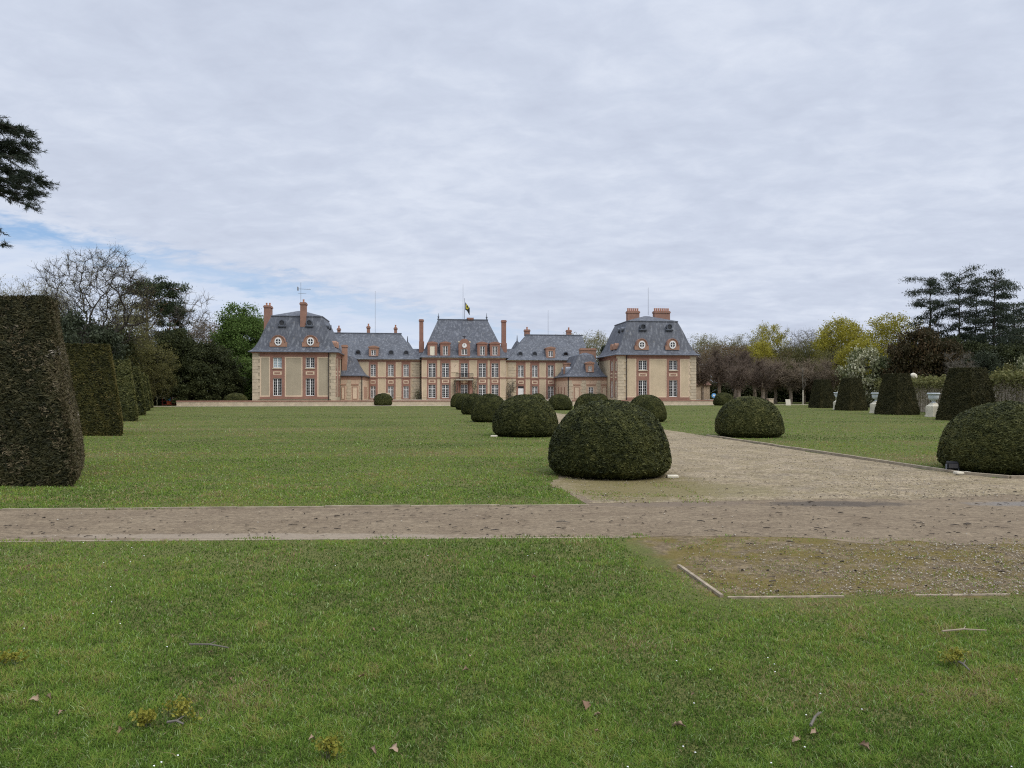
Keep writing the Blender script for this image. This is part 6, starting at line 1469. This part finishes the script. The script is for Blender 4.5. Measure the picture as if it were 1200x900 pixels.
# loose stones
def stones(n, dmin, dmax, seed, mask, smin, smax):
    rs = np.random.RandomState(seed); d = 1/(1/dmax+(1/dmin-1/dmax)*rs.rand(n)); X = rs.uniform(-0.8,0.8,n)*d; Y = d; m = mask(X,Y); X, Y = X[m], Y[m]; n = len(X)
    base = np.array([(1,0,0),(0,1,0),(-1,0,0),(0,-1,0),(0,0,0.75),(0,0,-0.5)],float); Fc = np.array([(0,1,4),(1,2,4),(2,3,4),(3,0,4),(1,0,5),(2,1,5),(3,2,5),(0,3,5)])
    s = (smin+(smax-smin)*rs.rand(n)**2.5)*(0.8+Y*0.035); az = rs.rand(n)*6.283; V = base[None]*s[:,None,None]*(0.6+0.7*rs.rand(n,6,1)); c, s_ = np.cos(az)[:,None], np.sin(az)[:,None]
    V = np.stack([V[...,0]*c-V[...,1]*s_+X[:,None], V[...,0]*s_+V[...,1]*c+Y[:,None], V[...,2]+0.012+s[:,None]*0.2],-1).reshape(-1,3)
    return V, (np.arange(n)[:,None,None]*6+Fc[None]).reshape(-1,3), np.repeat(rs.rand(n),6)
k = NT('loose_stone'); M['pebble'] = k.pbr(k.ramp(k.attr('tint'), [(0,(0.15,0.12,0.085)),(0.4,(0.25,0.205,0.145)),(0.8,(0.36,0.31,0.23)),(1,(0.48,0.44,0.36))]), 0.9, 0.2)
def drive_mask(X, Y):
    r = np.random.RandomState(3).rand(len(X)); dd_ = (X > left_edge(Y)+0.3) & (X < right_edge(np.maximum(Y,14.5))-0.1) & (Y > 11.2) & (Y < 60)
    band = np.exp(-((X-(right_edge(np.maximum(Y,14.5))-2.0))/1.2)**2)
    b = (X > 1.72) & (X < 9) & (Y > 5.9) & (Y < 7.9)
    pth = (Y > yf(X)+0.1) & (Y < np.where(X < 1.1, yb(X)-0.1, 11.6))
    return (dd_ & (r < 0.25+0.6*band)) | (b & (r < np.clip((X-1.2)*0.22,0.10,0.9))) | (pth & (r < 0.03))
V, Fc, t = stones(120000, 5.6, 60, 4, drive_mask, 0.004, 0.013)
st = link('gravel_stones', mesh_np('gravel_stones', V, [Fc], t), M['pebble']); tag(st, 'loose pale gravel on the drive, path and mossy bed', 'gravel', None, 'stuff')
def debris(n, seed):
    rs = np.random.RandomState(seed); d = 1/(1/24+(1/5.8-1/24)*rs.rand(n)); X = rs.uniform(-0.8,0.8,n)*d; Y = d
    m = ((Y > yf(X)+0.05) & (Y < np.where(X < 1.1, yb(X)-0.05, 11.8))) | ((X > 1.75) & (X < 9) & (Y > 5.95) & (Y < 8) & (rs.rand(n) < 0.45)) | ((X > left_edge(Y)+0.2) & (X < right_edge(np.maximum(Y,14.5))-0.1) & (Y > 11) & (rs.rand(n) < 0.5))
    X, Y = X[m], Y[m]; segs = []
    for x, y in zip(X, Y):
        L = 0.025+0.10*rs.rand()**3; a_ = rs.normal()*0.7; r = 0.003+0.006*rs.rand()**2; dx_, dy_ = math.cos(a_)*L/2, math.sin(a_)*L/2; q = np.array([x+rs.normal()*0.01, y+rs.normal()*0.01, 0.016+r])
        segs += [(np.array([x-dx_,y-dy_,0.013+r*0.5]), q, r*0.6, r), (q, np.array([x+dx_,y+dy_,0.013+r*0.5]), r, r*0.5)]
    return tubes(segs, 4)
V, Fq = debris(1900, 31)
ob_ = link('bark_litter', mesh_np('bark_litter', V, [Fq]), M['bark']); tag(ob_, 'scraps of bark and twig scattered over the path', 'litter', None, 'stuff')
# daisies
rs = np.random.RandomState(12); nd = 170; d = 1/(1/22+(1/2.9-1/22)*rs.rand(nd)); X = rs.uniform(-0.75,0.75,nd)*d; Y = d; m = lawn_mask(X,Y) & (vn(X,Y,1.3,31) > 0.55); X, Y = X[m], Y[m]
V = []; Fc = []
for i in range(len(X)):
    o = len(V); z = 0.035+0.02*rs.rand(); r_ = 0.0035+0.0003*Y[i]
    for a in range(7): V.append((X[i]+r_*math.cos(a*0.9), Y[i]+r_*math.sin(a*0.9), z+0.003*(a % 2)))
    Fc.append(tuple(range(o,o+7)))
me = bpy.data.meshes.new('daisies'); me.from_pydata(V, [], Fc); me.update(); o = link('daisies', me, M['white']); tag(o, 'tiny white daisies scattered through the grass', 'flowers', None, 'stuff')

# dead leaves, each its own thing
k = NT('dead_leaf'); oi = k.n('ShaderNodeObjectInfo').outputs['Random']; M['dead'] = k.pbr(k.mix(k.rng(k.noise(k.obj(), 40, 3), 0.3, 0.7), k.mix(oi, (0.20,0.125,0.075), (0.36,0.27,0.18)), k.mix(oi, (0.13,0.075,0.045), (0.26,0.18,0.125))), 0.85, 0.2)
def dead_leaf_mesh(seed):
    rs = np.random.RandomState(seed+40); V = []; n = 15; Fc = []; m = 9; roll = 1.1+1.3*rs.rand(); arch_ = 0.5+0.9*rs.rand(); tw = rs.normal()*0.9
    for i in range(n):
        x = i/(n-1); w = 0.36*math.sin(math.pi*min(1,x*1.02+0.01))**0.7*(1+0.32*math.sin(x*17+seed*2)); w = max(w, 0.012)
        for j in range(m):
            q = (j/(m-1)-0.5)*2; th = q*roll*(0.5+0.5*x); yy = w*math.sin(th)/max(roll,0.5)*1.35; zz = w*(1-math.cos(th))*0.9
            c_, s_ = math.cos(tw*(x-0.5)), math.sin(tw*(x-0.5)); V.append((x-0.5, yy*c_-zz*s_, yy*s_+zz*c_+arch_*0.25*math.sin(math.pi*x)+rs.normal()*0.012))
    for i in range(n-1):
        for j in range(m-1): Fc.append((i*m+j,i*m+j+1,(i+1)*m+j+1,(i+1)*m+j))
    me = bpy.data.meshes.new('dead_leaf'); me.from_pydata(V, [], Fc); me.update()
    for p_ in me.polygons: p_.use_smooth = True
    return me
dl = [dead_leaf_mesh(i) for i in range(7)]
special = {(796,857):'largest curled pinkish dead leaf in the near right lawn',(685,831):'folded pale dead leaf at the near middle of the lawn',(40,826):'long pale dead leaf at the left of the near lawn',(462,884):'upright brown dead leaf at the bottom middle of the lawn',(1013,881):'brown dead leaf at the bottom right of the lawn'}
pts_ = list(special) + [(57,822),(140,863),(310,803),(247,768),(270,801),(72,840),(148,672),(33,667),(100,657),(225,672),(424,797),(437,742),(550,773),(547,754),(626,680),(437,886),(700,862),(700,843),(953,865),(933,873),(810,818),(545,790),(450,640),(640,690),(345,700),(365,872),(1190,800),(1080,820)]
for i, (px, py) in enumerate(pts_):
    x, y = gp(px, py); o = link('dead_leaf', dl[i % 7], M['dead']); r = random.Random(i); s = 0.075 if i < 2 else r.uniform(0.025,0.05) if i > 4 else 0.055
    o.location = (x, y, 0.02); o.scale = (s,s,s); o.rotation_euler = (r.uniform(-0.5,0.5), r.uniform(-0.4,0.4), r.uniform(0,6.28))
    tag(o, special.get((px,py), 'small brown dead leaf lying in the near lawn'), 'leaf', 'dead leaves fallen on the near lawn')
# fallen maple blossom sprigs and twigs
def sprig(px, py, s, label, seed):
    x, y = gp(px, py); rs = np.random.RandomState(seed); t = thing('blossom_sprig', label, 'sprig', (x,y,0.0), 0, 'yellow maple sprigs fallen on the lawn'); segs = []; P = []
    for i in range(9):
        p = np.array([rs.normal()*s*0.5, rs.normal()*s*0.3, 0.015]); q = p+np.array([rs.normal()*s*0.4, rs.normal()*s*0.3, 0.03+0.05*rs.rand()]); segs.append((p,q,0.0022,0.0012)); P.append(q+rs.normal(size=(26,3))*np.array([0.018,0.018,0.011]))
    V, Fq = tubes(segs, 4); link('stem', mesh_np('stem', V, [Fq]), M['bark_olive'], t)
    P = np.concatenate(P); P[:,2] = np.abs(P[:,2]); LV, LF = leaf_tris(P, 0.020, rs, 0.6, quad=True); link('blossom', mesh_np('blossom', LV, [LF], np.repeat(0.2+0.7*rs.rand(len(P)),4)), M['sprig'], t)
for i, (px, py, s, lab) in enumerate(((213,846,0.07,'largest yellow-green maple sprig in the lower left lawn'),(174,853,0.035,'small yellow maple sprig left of the largest sprig'),(12,781,0.055,'yellow maple sprig at the left frame edge'),(384,894,0.035,'yellow maple sprig at the bottom frame edge'),(1121,782,0.06,'yellow maple sprig with a stalk in the right lawn'))): sprig(px, py, s, lab, 200+i)
for i, (p0, p1, lab) in enumerate((((1104,748),(1156,747),'straight pale stick lying in the right lawn'),((222,764),(268,768),'thin grey twig lying in the left lawn'),((1124,785),(1136,795),'short brown stalk beside the stalked sprig'),((196,858),(215,860),'short grey twig below the largest sprig'),((652,613),(668,614),'dark twig on the cross path'),((950,862),(962,846),'pale bent twig at the bottom right'))):
    a_, b_ = gp(*p0), gp(*p1); mx_, my_ = (a_[0]+b_[0])/2, (a_[1]+b_[1])/2; mb = MB((mx_,my_,0)); z = 0.05 if i != 4 else 0.022
    m_ = (mx_, my_+0.008, z+0.008); mb.tube((a_[0],a_[1],z),m_,0.007,0.006,6); mb.tube(m_,(b_[0],b_[1],z),0.006,0.004,6)
    mb.tube(m_,(mx_+0.03,my_+0.035,z+0.02),0.004,0.002,5); o = mb.build('twig', M['bark_grey'] if i else M['board']); o.location = (mx_,my_,0); tag(o, lab, 'twig', 'twigs fallen on the ground')
# climbers on the main house front
def climber(px, v_, z1_, w_, label, seed, leaf, nl):
    u = FP(px,460,v_)[0]; x, y = UV(u, v_); rs = np.random.RandomState(seed); t = thing('climbing_plant', label, 'plant', (x,y,0.5), PSI, 'climbing plants on the main house'); segs = []; P = []
    for i in range(7):
        p = np.array([rs.normal()*w_*0.15,-0.1,0.0])
        for j in range(6): q = p+np.array([rs.normal()*w_*0.16, rs.normal()*0.03, z1_/6*(0.7+0.5*rs.rand())]); segs.append((p,q,0.035,0.03)); p = q; P.append(q+rs.normal(size=(nl,3))*np.array([0.25,0.06,0.2]))
    V, Fq = tubes(segs, 4); link('stem', mesh_np('stem', V, [Fq]), M['bark_grey'], t)
    P = np.concatenate(P); LV, LF = leaf_tris(P, 0.14, rs, 0.6, quad=True); link('leaves', mesh_np('leaves', LV, [LF], np.repeat(rs.rand(len(P)),4)), leaf, t)
climber(533.5, 108.1, 3.0, 0.7, 'bare wisteria stems left of the central door', 1, M['bud'], 5)
climber(555.5, 108.1, 3.4, 0.7, 'bare wisteria stems right of the central door', 2, M['bud'], 5)
climber(596, 109.7, 2.6, 1.4, 'grey climbing shrub in the corner right of the central block', 3, M['bluegreen'], 9)
climber(491, 109.7, 1.3, 1.6, 'pale rose bush in the corner left of the central block', 4, M['blossom'], 9)
for o in bpy.data.objects:
    for key in ('_h', '_w'):
        if key in o: del o[key]
